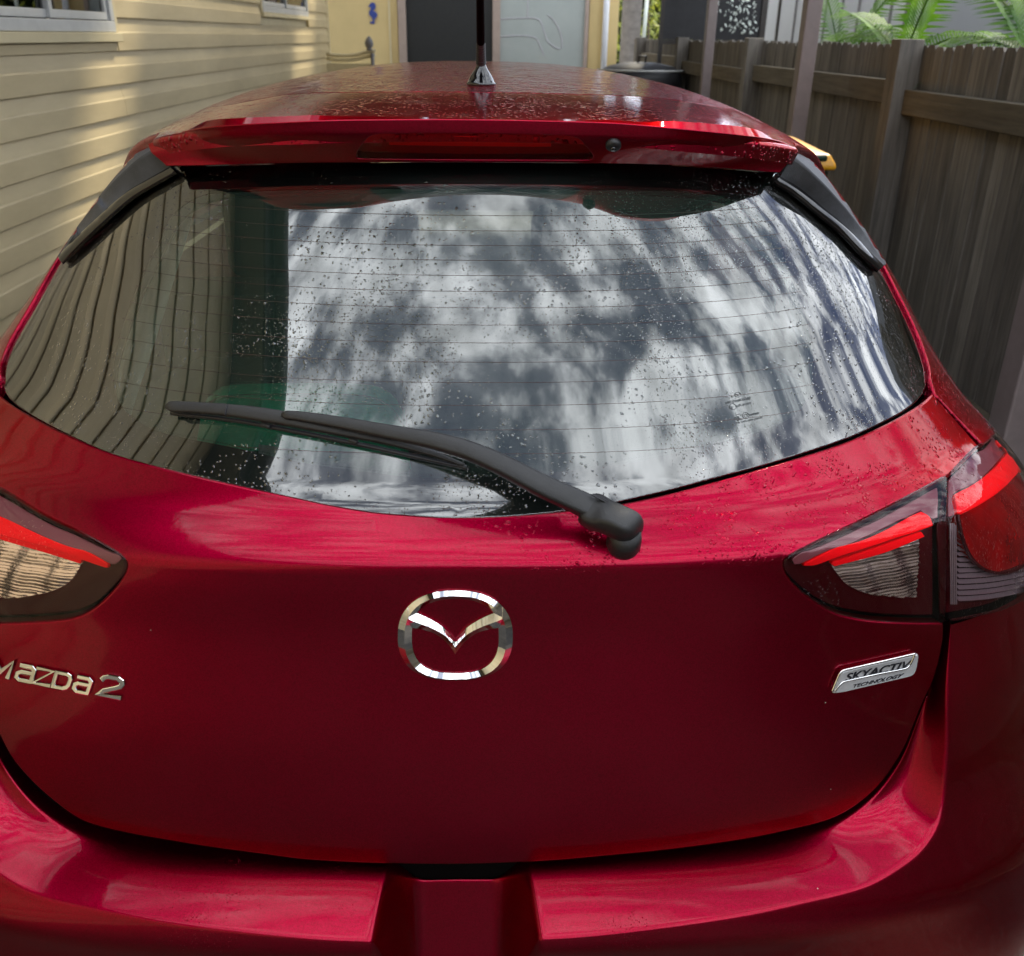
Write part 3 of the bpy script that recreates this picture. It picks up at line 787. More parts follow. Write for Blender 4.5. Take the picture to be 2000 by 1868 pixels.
# unseen carport roof inferred from the posts; reach and gap shaped for light
cp = thing('carport_roof', (.6, 7, 2.7), 'unseen brown corrugated carport roof on the steel posts, shaped to shade and pass sunlight', 'carport')
m = MB(); x = -1.3; prof = []
while x < 1.62: prof += [(x, 0), (x+.07, 0), (x+.08, .022), (x+.11, .022)]; x += .12
n = len(prof)
for y0_, y1_ in ((2.2, 5.7), (6.3, 10.6)):  # gap added so a strip of sun reaches the siding
    k = len(m.v)
    for y in (y0_, y1_): m.v += [V((a, y, 2.82+b)) for a, b in prof]
    for i in range(n-1): m.f.append((k+i, k+i+1, k+n+i+1, k+n+i))
m.build('roof_sheet', 'awning_metal', cp)
for y in (2.3, 3.9, 5.6, 7.6, 9.6): MB().box((-1.3, y, 2.72), (1.42, y+.06, 2.815)).build('beam', 'awning_beam', cp)
MB().box((1.45, 2.2, 2.705), (1.55, 10.6, 2.815)).build('beam', 'awning_beam', cp)
# far cross fence
YX = 13.2
cf = thing('cross_fence', (atY(1260, 90, YX).x, YX, 0), 'short timber fence closing the gap right of the rendered house', 'fence')
x = atY(1207, 90, YX).x-.2
while x < XF-.1:
    w = .095*random.uniform(.93, .99); zt = atY(1250, 84, YX).z+random.uniform(-.01, .01)
    MB().box((x, YX, 0), (x+w, YX+.02, zt)).build('paling', 'fence_wood', cf); x += .097
MB().box((atY(1207, 90, YX).x-.2, YX-.05, 1.0), (XF-.1, YX-.002, 1.09)).build('rail', 'rail_wood', cf)
# slim leaning poles and board by the gap
o = MB().tube([atY(1253, 118, 12.2), atY(1266, -30, 12.2)], .022, 8).build('pole', 'pale_lit', None, True, atY(1253, 118, 12.2)); tag(o, 'thin pale leaning pole in the gap right of the downpipe', 'pole')
o = MB().box((atY(1213, 60, 13.0).x, 12.9, 0), (atY(1249, 60, 13.0).x, 13.0, 3.0)).build('wall_board', 'grey_timber', None, False, (atY(1230, 60, 13.0).x, 13, 0)); tag(o, 'grey board panel standing behind the gap right of the downpipe', 'panel')

# ---- neighbour's shed behind the fence
shed = thing('neighbour_shed', (3.4, 6, 0), 'pale panelled shed wall behind the fence', 'shed')
XS = 2.9
ya = atX(1488, 40, XS).y; yb_ = atX(1808, 40, XS).y
MB().box((XS, yb_, 0), (XS+.1, ya, 1.95)).build('wall', 'shed_white', shed)
MB().box((XS-.02, -1, 0), (XS+.1, yb_-.004, 1.95)).build('wall', 'shed_grey', shed)
for px in (1521, 1553, 1612, 1643, 1676, 1707, 1739, 1771, 1785, 1801):
    y = atX(px, 40, XS).y; wd = .03 if px in (1521, 1771) else .012
    MB().box((XS-.014, y-wd, 0), (XS-.001, y+wd, 1.95)).build('batten', 'grey_timber' if px not in (1521,) else 'awning_beam', shed)
# dark screen
YD = 9.2
xa, xb = atY(1297, 30, YD).x, atY(1486, 30, YD).x; zb = atY(1400, 78, YD).z
sc = thing('shade_screen', (1.95, YD, 0), 'black shade screen standing above the far end of the fence', 'screen')
MB().box((xa, YD, zb), (xb, YD+.03, zb+1.6)).build('cloth', 'dark_cloth', sc)
fr = MB(); fr.box((xa-.03, YD-.02, 0), (xa, YD+.03, zb+1.7)).box((xb, YD-.02, 0), (xb+.05, YD+.03, zb+1.7)).box((xa, YD-.02, zb-.04), (xb, YD+.03, zb-.001))
fr.build('frame', 'awning_beam', sc)
m = MB(); rs = random.Random(3)
for i in range(110):
    px = rs.gauss(1452, 18) if rs.random() < .6 else rs.uniform(1395, 1480); pyy = rs.uniform(0, 66)
    if px > 1482: continue
    c = atY(px, pyy, YD-.05); l = rs.uniform(.006, .022); a_ = rs.uniform(0, pi)
    d = V((cos(a_)*l, 0, sin(a_)*l)); e = V((-sin(a_)*l*.35, -.004, cos(a_)*l*.35)); m.quad(c-d, c+e, c+d, c-e)
o = m.build('glint_flecks', 'pale_lit', None); tag(o, 'pale flecks painted as glints in front of the black screen', 'glints', kind='stuff')  # white glints put in as small pale flecks

# ---- bin, covered barbecue
pb = atY(1548, 268, 3.95)
wb = thing('wheelie_bin', (pb.x-.02, 4.1, 0), 'recycling bin with a yellow lid between car and fence', 'bin')
zt = pb.z-.10
v = []
for z, hx, hy in ((0.06, .14, .20), (zt-.05, .165, .25), (zt-.02, .175, .26)):
    v += [V((pb.x-.02+sx*hx, 4.15+sy*hy, z)) for sx, sy in ((-1, -1), (1, -1), (1, 1), (-1, 1))]
f = [(3, 2, 1, 0)]+[(k*4+i, k*4+(i+1) % 4, k*4+4+(i+1) % 4, k*4+4+i) for k in (0, 1) for i in range(4)]+[(8, 9, 10, 11)]
bevel(mk('body', v, f, 'bin_green', wb), .02, 3)
v = []
for z, s_ in ((zt-.018, 1.06), (zt+.0, 1.08), (zt+.04, .96), (zt+.055, .6)):
    v += [V((pb.x-.02+sx*.175*s_, 4.15+sy*.26*s_, z+(.02 if sy > 0 else 0))) for sx, sy in ((-1, -1), (1, -1), (1, 1), (-1, 1))]
f = [(3, 2, 1, 0)]+[(k*4+i, k*4+(i+1) % 4, k*4+4+(i+1) % 4, k*4+4+i) for k in range(3) for i in range(4)]+[(12, 13, 14, 15)]
bevel(mk('lid', v, f, 'bin_yellow', wb), .012, 3)
MB().tube([(pb.x-.09, 3.87, zt+.03), (pb.x-.09, 3.82, zt+.035), (pb.x+.1, 3.82, zt+.035), (pb.x+.1, 3.87, zt+.03)], .013, 8).build('handle', 'bin_green', wb, True)
for sx in (-1, 1): MB().tube([(pb.x-.02+sx*.14, 4.38, .1), (pb.x-.02+sx*.19, 4.38, .1)], .1, 18).build('wheel', 'tyre', wb)
pc = atY(1262, 124, 8.6)
v = []; n = 26
bq = thing('covered_barbecue', (pc.x, 8.9, 0), 'black covered barbecue seen over the right of the car roof', 'barbecue')
for z, rx, ry in ((.1, .30, .28), (.6, .33, .3), (pc.z-.25, .36, .32), (pc.z-.12, .37, .33), (pc.z-.07, .35, .31), (pc.z-.03, .28, .24), (pc.z, .14, .12), (pc.z+.005, .01, .01)):
    v += [V((pc.x+cos(2*pi*i/n)*rx*(1+.02*sin(5*i)), 8.9+sin(2*pi*i/n)*ry, z)) for i in range(n)]
f = [(k*n+i, k*n+(i+1) % n, (k+1)*n+(i+1) % n, (k+1)*n+i) for k in range(7) for i in range(n)]
mk('cover', v, f, 'dark_cloth', bq, True)
MB().tube([(pc.x-.37*cos(t), 8.9-.33*sin(t), pc.z-.06+.0*t) for t in [i*pi/14 for i in range(15)]], .008, 6).build('hem_cord', 'alu_white', bq, True)
MB().tube([(pc.x-.03, 8.85, pc.z), (pc.x-.03, 8.82, pc.z+.05), (pc.x+.03, 8.82, pc.z+.05), (pc.x+.03, 8.85, pc.z)], .01, 8).build('handle', 'awning_beam', bq, True)

# ---- palms behind the fence
rp = random.Random(11)
def frond(m, base, d, length, droop, w=.0075, nl=36, ll=.21):
    side = V((d.y, -d.x, 0)); side = side.normalized() if side.length > .01 else V((1, 0, 0))
    p = V(base); path = []
    v_ = d.normalized()
    for i in range(nl+1):
        path.append(p.copy()); v_ = (v_+V((0, 0, -droop/nl))).normalized(); p = p+v_*(length/nl)
    m.tube(path[::2], .005, 5, False)
    for i in range(3, nl+1):
        t = i/nl; L_ = ll*(sin(pi*min(1, t*.92+.05))**.6)*rp.uniform(.85, 1.1)
        tt = (path[i]-path[i-1]).normalized()
        for s_ in (-1, 1):
            q_ = (side*s_*1.0+tt*.9+V((0, 0, .25))).normalized(); a_ = path[i]; b_ = a_+q_*L_*.5; c_ = b_+(q_+V((0, 0, -.7))).normalized()*L_*.5
            wv = tt*w
            k = len(m.v); m.v += [a_-wv*.5, a_+wv*.5, b_+wv, b_-wv, c_]; m.f += [(k, k+1, k+2, k+3), (k+3, k+2, k+4)]
def palm(px, pyy, X, fr_, label):
    b_ = atX(px, pyy, X)
    t = thing('palm', (b_.x, b_.y, 0), label, 'palm', 'palms growing behind the fence')
    MB().tube([(b_.x, b_.y, 0), (b_.x+.01, b_.y, b_.z*.5), (b_.x, b_.y, b_.z)], [.05, .04, .02], 10).build('trunk', 'bark', t, True)
    for dx, dy, dz, ln, dr in fr_:
        m = MB(); frond(m, b_, V((dx, dy, dz)), ln, dr); m.build('frond', 'palm_leaf', t)
palm(1640, 130, 2.05, [(-.15, .5, 1.2, .75, .9), (.1, -.9, .75, .85, 1.1), (.3, -.3, .9, .7, .8), (-.2, -.9, .35, .7, .7), (.2, .9, .5, .6, .9)], 'feathery palm with an upright frond beside the nearer steel post')
palm(1760, 135, 2.1, [(-.2, .9, .7, .75, 1.1), (.2, -.8, .6, .75, 1.0), (0, -.3, .8, .55, 1.0), (-.1, .5, .5, .7, .9), (.2, -1, .25, .6, .8)], 'bushy palm behind the middle of the fence top')
palm(2010, 120, 2.05, [(-.1, .8, 1.15, .62, 1.3), (-.25, .9, .55, .6, 1.3), (-.35, .5, .3, .45, 1.7), (.1, .5, .8, .6, 1.2), (.1, -.9, .6, .6, 1.2)], 'palm at the right edge with a frond hanging over the fence')
# shrub in the far gap
m = MB(); rs = random.Random(5)
pcn = atY(1278, 40, 15.5)
sh = thing('garden_shrub', (pcn.x, 15.5, 0), 'yellow green shrub seen through the gap beyond the cross fence', 'shrub')
for i in range(1500):
    c = V((pcn.x+rs.gauss(0, .4), 15.5+rs.gauss(0, .5), rs.uniform(.8, 3.0))); l = rs.uniform(.04, .09)
    d = V((rs.uniform(-1, 1), rs.uniform(-1, 1), rs.uniform(-1, .4))).normalized()*l; e = d.cross(V((rs.uniform(-1, 1), rs.uniform(-1, 1), 1))).normalized()*l*.3; m.quad(c-d, c+e, c+d, c-e)
m.build('foliage', 'shrub_leaf', sh)
for k in range(4): MB().tube([(pcn.x+k*.05, 15.5, 0), (pcn.x+(k-1.5)*.25, 15.5, 2.3)], [.03, .01], 8).build('stem', 'bark', sh, True)

GX = XW+.31; GZ = 3.02
MB().box((XW-.02, -7, GZ), (GX-.012, CORNER+.1, GZ+.015)).build('soffit', 'soffit_board', house)
MB().box((GX-.01, -7, GZ-.03), (GX+.01, CORNER+.1, GZ+.15)).build('fascia', 'awning_beam', house)
MB().tube([(GX+.065, -7, GZ+.09), (GX+.065, CORNER+.1, GZ+.09)], .055, 10).build('gutter', 'awning_beam', house, True)
MB().quad((GX+.03, -7, GZ+.17), (GX+.03, CORNER+.1, GZ+.17), (XW-3, CORNER+.1, GZ+1.2), (XW-3, -7, GZ+1.2)).build('roof', 'awning_metal', house)
#CAR
# ================================================================= CAR
CARO = (-.03, 2.6, 0)
car = thing('red_hatchback', CARO, 'wet red hatchback seen from behind, parked between the clad house and the fence', 'car')
MIR = lambda lp: [(-u, z) for u, z in lp]
def UV(Ms, pts, per=8, closed=False): return [Ms.uvp(x, y) for x, y in smooth_loop(pts, per, closed)]

# glass outline and the clear area inside the printed border
GLASS = [(325, 317, 1), (450, 315), (600, 312), (930, 310), (1300, 315), (1524, 330, 1), (1600, 372), (1680, 455), (1726, 520), (1755, 576), (1781, 628), (1801, 676), (1814, 722), (1814, 748), (1802, 771), (1772, 796), (1723, 822), (1658, 851), (1562, 883), (1481, 907), (1400, 928), (1300, 955), (1200, 977), (1100, 993), (1000, 1003), (890, 1006), (800, 1002), (700, 994), (528, 960), (352, 919), (211, 880), (106, 832), (53, 803), (16, 775), (2, 752), (2, 715), (18, 670), (62, 592), (111, 505), (165, 420), (240, 345)]
CLEAR = [(440, 365), (700, 360), (930, 359), (1300, 363), (1370, 367), (1421, 374), (1462, 388), (1498, 406), (1522, 435), (1534, 463), (1545, 500), (1561, 543), (1579, 599), (1594, 650), (1600, 692), (1600, 728), (1594, 763), (1581, 786), (1558, 809), (1513, 831), (1465, 847), (1400, 863), (1300, 886), (1080, 921), (950, 931), (803, 929), (727, 921), (602, 904), (451, 871), (310, 841), (264, 820), (228, 790), (211, 753), (211, 703), (229, 633), (253, 566), (282, 503), (305, 455), (325, 415), (352, 391), (387, 373)]
# black sheet standing in for the shade behind every gap
hole = UV(A, CLEAR, 20, True)
cu_ = sum(p[0] for p in hole)/len(hole); cv_ = sum(p[1] for p in hole)/len(hole)
hole2 = [(cu_+(u-cu_)*1.04, cv_+(v-cv_)*1.04) for u, v in hole]
rect = [(-.93, .30)]+[(-.93+1.86*i/60, .30) for i in range(1, 60)]+[(.93, .30)]+[(.93, .30+.98*i/40) for i in range(1, 41)]+[(.70, 1.33), (.60, 1.385)]+[(.60-1.2*i/40, 1.395) for i in range(1, 40)]+[(-.60, 1.385), (-.70, 1.33)]+[(-.93, 1.28-.98*i/40) for i in range(0, 40)]
body = panel('gap_shade_sheet', A, [rect, hole2], 'gap_black', car, off=-.030, r=.001, depth=.003, step=(.03, .03), uvloops=True)
glass = panel('rear_window', A, [GLASS], 'rear_glass', car, off=-.005, r=.0025, depth=.004, step=(.011, .0085), per=5)
fritp = panel('printed_border', A, [GLASS, CLEAR], 'frit', glass, off=-.0085, r=.0005, depth=.001, step=(.03, .02), per=6)
panel('lit_fog_sheet', A, [CLEAR], 'lit_fog', glass, off=-.0105, r=.0005, depth=.001, step=(.03, .02), per=8)  # fogged glass; its pale haze also stands in for cabin light
# dotted fade of the border
lp = smooth_loop(CLEAR, 4.6); dm = MB()
cxp, cyp = 905, 640
for k, (x, y) in enumerate(lp):
    for row in (0, 1):
        dx, dy = cxp-x, cyp-y; L_ = sqrt(dx*dx+dy*dy); x2 = x+dx/L_*(2.6+3.4*row); y2 = y+dy/L_*(2.6+3.4*row)
        if row and k % 2: continue
        p = A.pt(x2, y2, -.0078); n = A.nrm(*A.uvp(x2, y2)); t = n.cross(V((0, 0, 1))).normalized(); b = n.cross(t); rr = .00075-.00025*row
        dm.quad(p+t*rr, p+b*rr, p-t*rr, p-b*rr)
tag(dm.build('dot_fade', 'frit', glass), kind='stuff')
# heater wires
def zc_at(py): return A.uvp(905, py)[1]
wires = [417, 447, 476, 505, 535, 566, 598, 632, 667, 705, 745, 790, 838, 885]
clr = UV(A, CLEAR, 8, True)
for py_ in wires:
    z = zc_at(py_); us = sorted([a[0]+(b[0]-a[0])*(z-a[1])/(b[1]-a[1]) for a, b in zip(clr, clr[1:]+clr[:1]) if (a[1] > z) != (b[1] > z)])
    if len(us) < 2: continue
    path = [A.P(us[0]+(us[-1]-us[0])*i/50, z)-A.nrm(us[0]+(us[-1]-us[0])*i/50, z)*.0047 for i in range(51)]
    MB().tube(path, .0002, 4).build('heater_wire', 'wire', glass, True)
# maker's etching in the lower right corner
def etch_(name, s, q4, bold=.012, par=None): return text_on(name, A, s, q4, -.0049, -.0046, 'etching', par or glass, bold)
def c6(x, y): return (1380+x/12.425, 740+y/12.425)
def q6(*a): return [c6(*p) for p in a]
etch_('etched_text', 'SAINT-GOBAIN SEKURIT', q6((500, 590), (1130, 465), (1110, 405), (490, 530)))
etch_('etched_text', '43R-01897', q6((765, 665), (1150, 590), (1135, 530), (750, 610)))
etch_('etched_text', 'E6', q6((610, 715), (690, 700), (675, 640), (590, 655)), .02)
etch_('etched_text', 'SNI', q6((735, 985), (855, 955), (825, 880), (700, 905)), .02)
etch_('etched_text', 'TEMPERED', q6((1070, 880), (1340, 825), (1325, 780), (1050, 835)))
etch_('etched_text', 'TIS 2402-2556 (2013)', q6((770, 1080), (1410, 945), (1395, 890), (750, 1030)))
def ring_(cx, cy, rx, ry, rot, w, par, name, px=c6, h=-.0048, wire=.0004, mat='etching'):
    P = []
    for i in range(33):
        t = 2*pi*i/32; x, y = cos(t)*rx, sin(t)*ry; x, y = x*cos(rot)-y*sin(rot), x*sin(rot)+y*cos(rot)
        P.append(A.pt(*px(cx+x, cy+y), h))
    return MB().tube(P, wire, 4, False).build(name, mat, par)
ring_(638, 678, 82, 72, .5, 0, glass, 'etched_ring'); ring_(950, 895, 80, 74, .5, 0, glass, 'etched_ring'); ring_(950, 895, 42, 38, .5, 0, glass, 'etched_ring')
ring_(757, 388, 78, 58, .1, 0, glass, 'etched_emblem')
MB().tube([A.pt(*c6(x, y), -.0048) for x, y in ((690, 372), (735, 385), (765, 412), (785, 380), (822, 355))], .0004, 4, False).build('etched_emblem', 'ink', glass)
for y0_, y1_ in ((885, 858), (1005, 985)): MB().tube([A.pt(*c6(x, y), -.0048) for x, y in ((690 if y0_ < 900 else 740, y0_), (800 if y0_ < 900 else 865, y1_))], .0004, 4, False).build('etched_line', 'ink', glass)

# ---- tailgate skin
TG_TOP = [(1823, 773, 1), (1810, 787), (1772, 812), (1723, 838), (1658, 867), (1562, 899), (1481, 923), (1400, 946), (1300, 972), (1200, 992), (1100, 1004), (1000, 1011), (890, 1014), (800, 1010), (700, 1001), (528, 967), (352, 927), (211, 889), (106, 843), (53, 815), (12, 790), (-14, 768, 1)]
TG_R = [(1908, 870, 1), (1853, 922), (1762, 970), (1672, 1015), (1581, 1060), (1540, 1082), (1528, 1096), (1527, 1112), (1540, 1137), (1572, 1168), (1626, 1201), (1687, 1216), (1762, 1221), (1840, 1222, 1), (1838, 1257), (1823, 1320), (1793, 1388), (1758, 1470), (1705, 1543), (1635, 1592), (1546, 1618), (1441, 1639), (1300, 1658), (1199, 1668), (1058, 1680), (899, 1686), (741, 1684), (600, 1677), (528, 1668), (352, 1643), (176, 1606), (106, 1562), (35, 1492), (0, 1432), (-25, 1370), (-45, 1300), (-58, 1222, 1), (0, 1222), (54, 1221), (135, 1214), (178, 1198), (220, 1162), (246, 1127), (252, 1102), (236, 1078), (162, 1036), (81, 997), (0, 948), (-60, 915), (-108, 868, 1)]
tg = panel('tailgate', A, [[TG_TOP[0]]+TG_R[:0]+list(reversed(TG_TOP))[:0]+TG_R+list(reversed(TG_TOP[1:]))], 'paint_tail', car, off=0, r=.0035, depth=.014, step=(.010, .0085), per=6)

# ---- quarter panels and pillars (traced on the right, mirrored to the left)
def qedge(gl, corner, sg):
    e = [(u+sg*.013, z) for u, z in UV(A, gl, 8, False)]
    return e+UV(A, corner, 8, False)
GR_ = [(1640, 412), (1680, 455), (1726, 520), (1755, 576), (1781, 628), (1801, 676), (1814, 722), (1815, 745)]
GL_ = [(178, 408), (165, 420), (111, 505), (62, 592), (18, 670), (2, 715), (2, 745)]
qiR = qedge(GR_, [(1828, 770, 1), (1917, 864, 1), (1930, 857), (1942, 840), (1948, 822)], 1)
qiL = qedge(GL_, [(-16, 766, 1)], -1)
LTOP = (qiR[-1][0]+.05, qiR[-1][1]-.005)
TAIL_ = [LTOP, (.90, 1.072), (1.0, 1.045), (1.10, 1.0), (1.12, .94), (1.06, .905), (1.25, .885), (1.29, .90), (1.29, 1.05), (1.10, 1.10), (1.02, 1.14), (1.0, 1.2), (.995, 1.3), (.99, 1.392), (.70, 1.392), (.66, 1.385)]
def dens(lp, d=.02):
    out = []
    for a, b in zip(lp, lp[1:]+lp[:1]):
        L_ = sqrt((b[0]-a[0])**2+(b[1]-a[1])**2); m = max(1, int(L_/d))
        out += [(a[0]+(b[0]-a[0])*i/m, a[1]+(b[1]-a[1])*i/m) for i in range(m)]
    return out
qc = UV(A, [(1917, 864, 1), (1930, 857), (1942, 840), (1948, 822)], 8, False)
qr = qiR+TAIL_
qlL = qiL+MIR(qc)+MIR(TAIL_)
for lp in (dens(qr), dens(qlL)):
    panel('quarter_panel', A, [lp], 'paint_beads', car, off=.0, r=.003, depth=.014, step=(.014, .012), uvloops=True)
# side window strips further forward, sealing the flank
for sg in (1, -1):
    r_ = [[A.P(sg*u, z)-V((sg*.004, 0, 0)) for z in [1.02+.35*j/10 for j in range(11)]] for u in (1.05, 1.3, 1.6, 1.9)]
    loft('side_window', r_, 'window_glass', car)
    r_ = [[M.P(sg*u, z) for z in [.25+.72*j/16 for j in range(17)]] for u in (1.26, 1.5, 1.8, 2.2)]
    loft('door_skin', r_, 'paint', car)

# ---- roof
CREST = [(246, 302), (282, 278), (317, 267), (387, 255), (458, 248), (599, 243), (700, 240), (930, 239), (1200, 246), (1321, 257), (1441, 269), (1530, 282), (1572, 293)]
SEAM = [(345, 224), (390, 213), (437, 207), (500, 196), (563, 185), (700, 181), (932, 181), (1200, 187), (1290, 193), (1400, 209), (1488, 224), (1525, 234)]
crest = [(B.uvp(x, y)) for x, y in smooth_loop(CREST[3:-1], 10, False)]; crest = [c for c in crest if abs(c[0]) < .60]; seam = UV(B, SEAM, 10)
def edgefix(c, u_end, y_end): return c
# the ends run out to the flank in surface coordinates
c_l, c_r = crest[0], crest[-1]
UE = .93
top_loop = crest+[(max(c_r[0]+.02, .80), c_r[1]+.03), (UE, 1.36), (UE, 1.55)]
srt = [p for p in seam if abs(p[0]) < UE-.05]
srt.sort()
def solve(px, py, y):
    """u on the roof surface at depth y whose image is nearest to the pixel column"""
    best = min((abs(proj(B.P(k/400*(-1 if px < 900 else 1), y))[0]-px), k/400) for k in range(100, 320)); return best[1]*(-1 if px < 900 else 1)
cL_, cR_ = solve(303, 284, 1.235), solve(1554, 296, 1.235)
top_loop = [(-.80, 1.585), (-.70, 1.50), (cL_-.005, 1.30), (cL_, 1.235)]+[c for c in crest if abs(c[0]) < min(-cL_, cR_)-.03]+[(cR_, 1.235), (cR_+.005, 1.30), (.70, 1.50), (.80, 1.585)]+[(p[0], p[1]) for p in reversed(srt) if abs(p[0]) < .76]
print('corner', cL_, cR_, proj(B.P(cL_, 1.235)), proj(B.P(cR_, 1.235)), B.P(cL_, 1.235))
top_loop = dens(top_loop, .02)
panel('spoiler_top', B, [top_loop], 'paint_wet', car, r=.006, depth=.02, step=(.016, .016), uvloops=True)
RU = .66
sb = [(p[0], p[1]+.008) for p in srt if abs(p[0]) < RU]
roof_loop = dens([(-RU, sb[0][1]+.03)]+sb+[(RU, sb[-1][1]+.03)]+[(RU, 1.75+.1*i) for i in range(15)]+[(RU, 3.25), (-RU, 3.25)]+[(-RU, 3.15-.1*i) for i in range(15)], .03)
panel('roof', B, [roof_loop], 'paint_roof', car, r=.003, depth=.01, step=(.02, .03), uvloops=True)
for sg in (1, -1):
    lp = dens([(RU+.005, sb[-1][1]+.045), (RU+.005, 3.25), (RU+.085, 3.25), (RU+.085, sb[-1][1]+.12)], .04)
    lp2 = dens([(RU+.09, sb[-1][1]+.06), (RU+.09, 3.25), (1.04, 3.25), (1.04, 1.58), (UE+.01, 1.585), (UE-.02, 1.62)], .04)
    if sg < 0: lp, lp2 = MIR(lp), MIR(lp2)
    panel('roof_channel', B, [lp], 'channel', car, off=-.008, r=.002, depth=.004, step=(.03, .04), uvloops=True)
    panel('cant_rail', B, [lp2], 'paint_beads', car, off=.002, r=.003, depth=.01, step=(.02, .04), uvloops=True)
MB().quad(B.P(-.95, 3.3), B.P(.95, 3.3), V((.62, 3.9, 1.0)), V((-.68, 3.9, 1.0))).build('windscreen', 'blackout', car)  # windscreen coloured opaque black so no daylight shows through the cabin
MB().quad(V((-.75, 3.9, .98)), V((.69, 3.9, .98)), V((.6, 4.55, .8)), V((-.66, 4.55, .8))).build('bonnet', 'paint', car)
# ---- spoiler rear face
GTOP = [(326, 322), (450, 320), (600, 317), (930, 316), (1300, 321), (1522, 335)]
CR2 = [(300, 283), (350, 268), (430, 256), (599, 247), (700, 244), (930, 243), (1200, 250), (1321, 261), (1441, 273), (1530, 286), (1552, 296)]
ncol = 90
cmid = [tuple(B.pt(x, y, .0)) for x, y in CR2[2:-2]]
ca = [V(p) for p in spline([tuple(atY(292, 288, 1.245)), tuple(atY(345, 269, 1.215))]+cmid+[tuple(atY(1525, 285, 1.22)), tuple(atY(1554, 297, 1.245))], ncol)]
gb = [A.pt(x, y, .017) for x, y in spline(GTOP, ncol)]
def faceP(u, v):
    i = min(ncol-2, max(0, int(u*(ncol-1)))); f = u*(ncol-1)-i
    a = ca[i]*(1-f)+ca[i+1]*f; b = gb[i]*(1-f)+gb[i+1]*f
    e = min(1, max(0, v)); out = V((0, -1, 0))
    # rolled lip, then a face tucked forward
    lip = sm(0, .22, e); p = a*(1-e)+b*e
    return p+out*(.003+.005*sin(min(1, e/.30)*pi/2)*(1-sm(.25, 1, e)))+V((0, 0, .004*(1-lip)))
Cs = Master(faceP, 0, 1, 0, 1, 180, 40); Cs.su = 1.0; Cs.flip = Cs.nrm(.5, .6).y > 0
vv = [0, .03, .07, .11, .16, .2, .26, .32, .4, .5, .6, .7, .8, .9, 1.0]
BR = [(694, 309), (696, 297), (716, 270), (726, 264), (745, 261), (901, 259.5), (1105, 264), (1128, 269), (1141, 280), (1160, 305), (1158, 313), (1150, 315), (705, 312.5)]
panel('spoiler_face', Cs, [dens([(0, .0), (1, .0), (1, 1), (0, 1)], .012), UV(Cs, BR, 5, True)], 'paint', car, r=.0012, depth=.012, step=(.011, .04), uvloops=True)
bl = tag(bpy.data.objects.new('brake_light', None)); link(bl, car)
panel('lens', Cs, [[(cx+(x-cx)*.985, cy+(y-cy)*.93) for x, y in BR for cx, cy in ((928, 288),)]], 'brake_lens', bl, off=-.0005, r=.0015, depth=.004, step=(.011, .04), per=5)
panel('lamp_bar', Cs, [[(762, 275, 1), (1076, 278, 1), (1076, 296, 1), (760, 293, 1)]], 'red_bar', bl, off=-.0065, r=.0005, depth=.001, step=(.011, .05), per=8)  # unlit red bar, plain red colour
panel('housing', Cs, [[(cx+(x-cx)*.99, cy+(y-cy)*.96) for x, y in BR for cx, cy in ((928, 288),)]], 'brake_housing', bl, off=-.010, r=.0005, depth=.001, step=(.015, .06), per=6)
p = Cs.pt(1198, 281, .0); n = Cs.nrm(*Cs.uvp(1198, 281))
wn = MB().tube([p-n*.004, p+n*.004, p+n*.006], [.0088, .0088, .0065], 20).build('washer_nozzle', 'black_plastic', car, True)
MB().tube([p+n*.0058, p+n*.0085], [.0035, .003], 12).build('jet', 'gloss_black', wn, True)
# ---- side spoiler blades beside the glass
def blade(low, ridge, upr, mirror=False):
    n = 40
    a = [A.pt(x, y, .004) for x, y in spline(low, n)]; b = [A.pt(x, y, h) for x, y, h in [(q[0], q[1], q[2]) for q in spline(ridge, n)]]; c = [A.pt(x, y, .001) for x, y in spline(upr, n)]
    rows = []
    for k in range(n):
        r_ = []
        lowr = a[k]+(b[k]-a[k])*.02
        for i in range(7):
            f = i/6; r_.append(a[k]*(1-f)**2+(a[k]*.35+b[k]*.65)*2*f*(1-f)+b[k]*f*f)
        for i in range(1, 7):
            f = i/6; r_.append(b[k]*(1-f)+c[k]*f+(CAM-b[k]).normalized()*.003*sin(pi*f))
        rows.append(r_)
    o = loft('spoiler_blade', rows, 'grey_plastic', car)
    # closed upper end
    m = MB(); r0_ = rows[0]; base = [A.pt(*low[0], -.01), A.pt(*upr[0], -.01)]
    m.v = r0_+[base[1], base[0]]; m.f = [tuple(range(len(m.v)))]; m.build('end_cap', 'grey_plastic', o)
    # black seal below it
    s_ = [[A.pt(x+dx, y+dy, h) for x, y in spline(low, n)] for dx, dy, h in ((0, 0, .004), ((-9 if low[0][0] > 900 else 9), 8, .005), ((-15 if low[0][0] > 900 else 15), 14, -.002))]
    loft('seal', s_, 'gloss_black', o)
blade([(1524, 345), (1560, 366), (1604, 402), (1655, 445), (1700, 493), (1727, 519)], [(1548, 305, .022), (1583, 335, .024), (1625, 377, .022), (1670, 430, .018), (1704, 480, .010), (1728, 517, .003)], [(1562, 296), (1600, 312), (1634, 344), (1684, 420), (1716, 478), (1731, 516)])
blade([(331, 326), (290, 349), (246, 376), (178, 436), (135, 477), (109, 503)], [(306, 288, .022), (270, 311, .024), (232, 345, .022), (180, 400, .018), (135, 458, .010), (109, 501, .003)], [(296, 285), (262, 303), (225, 334), (174, 396), (132, 455), (106, 500)])
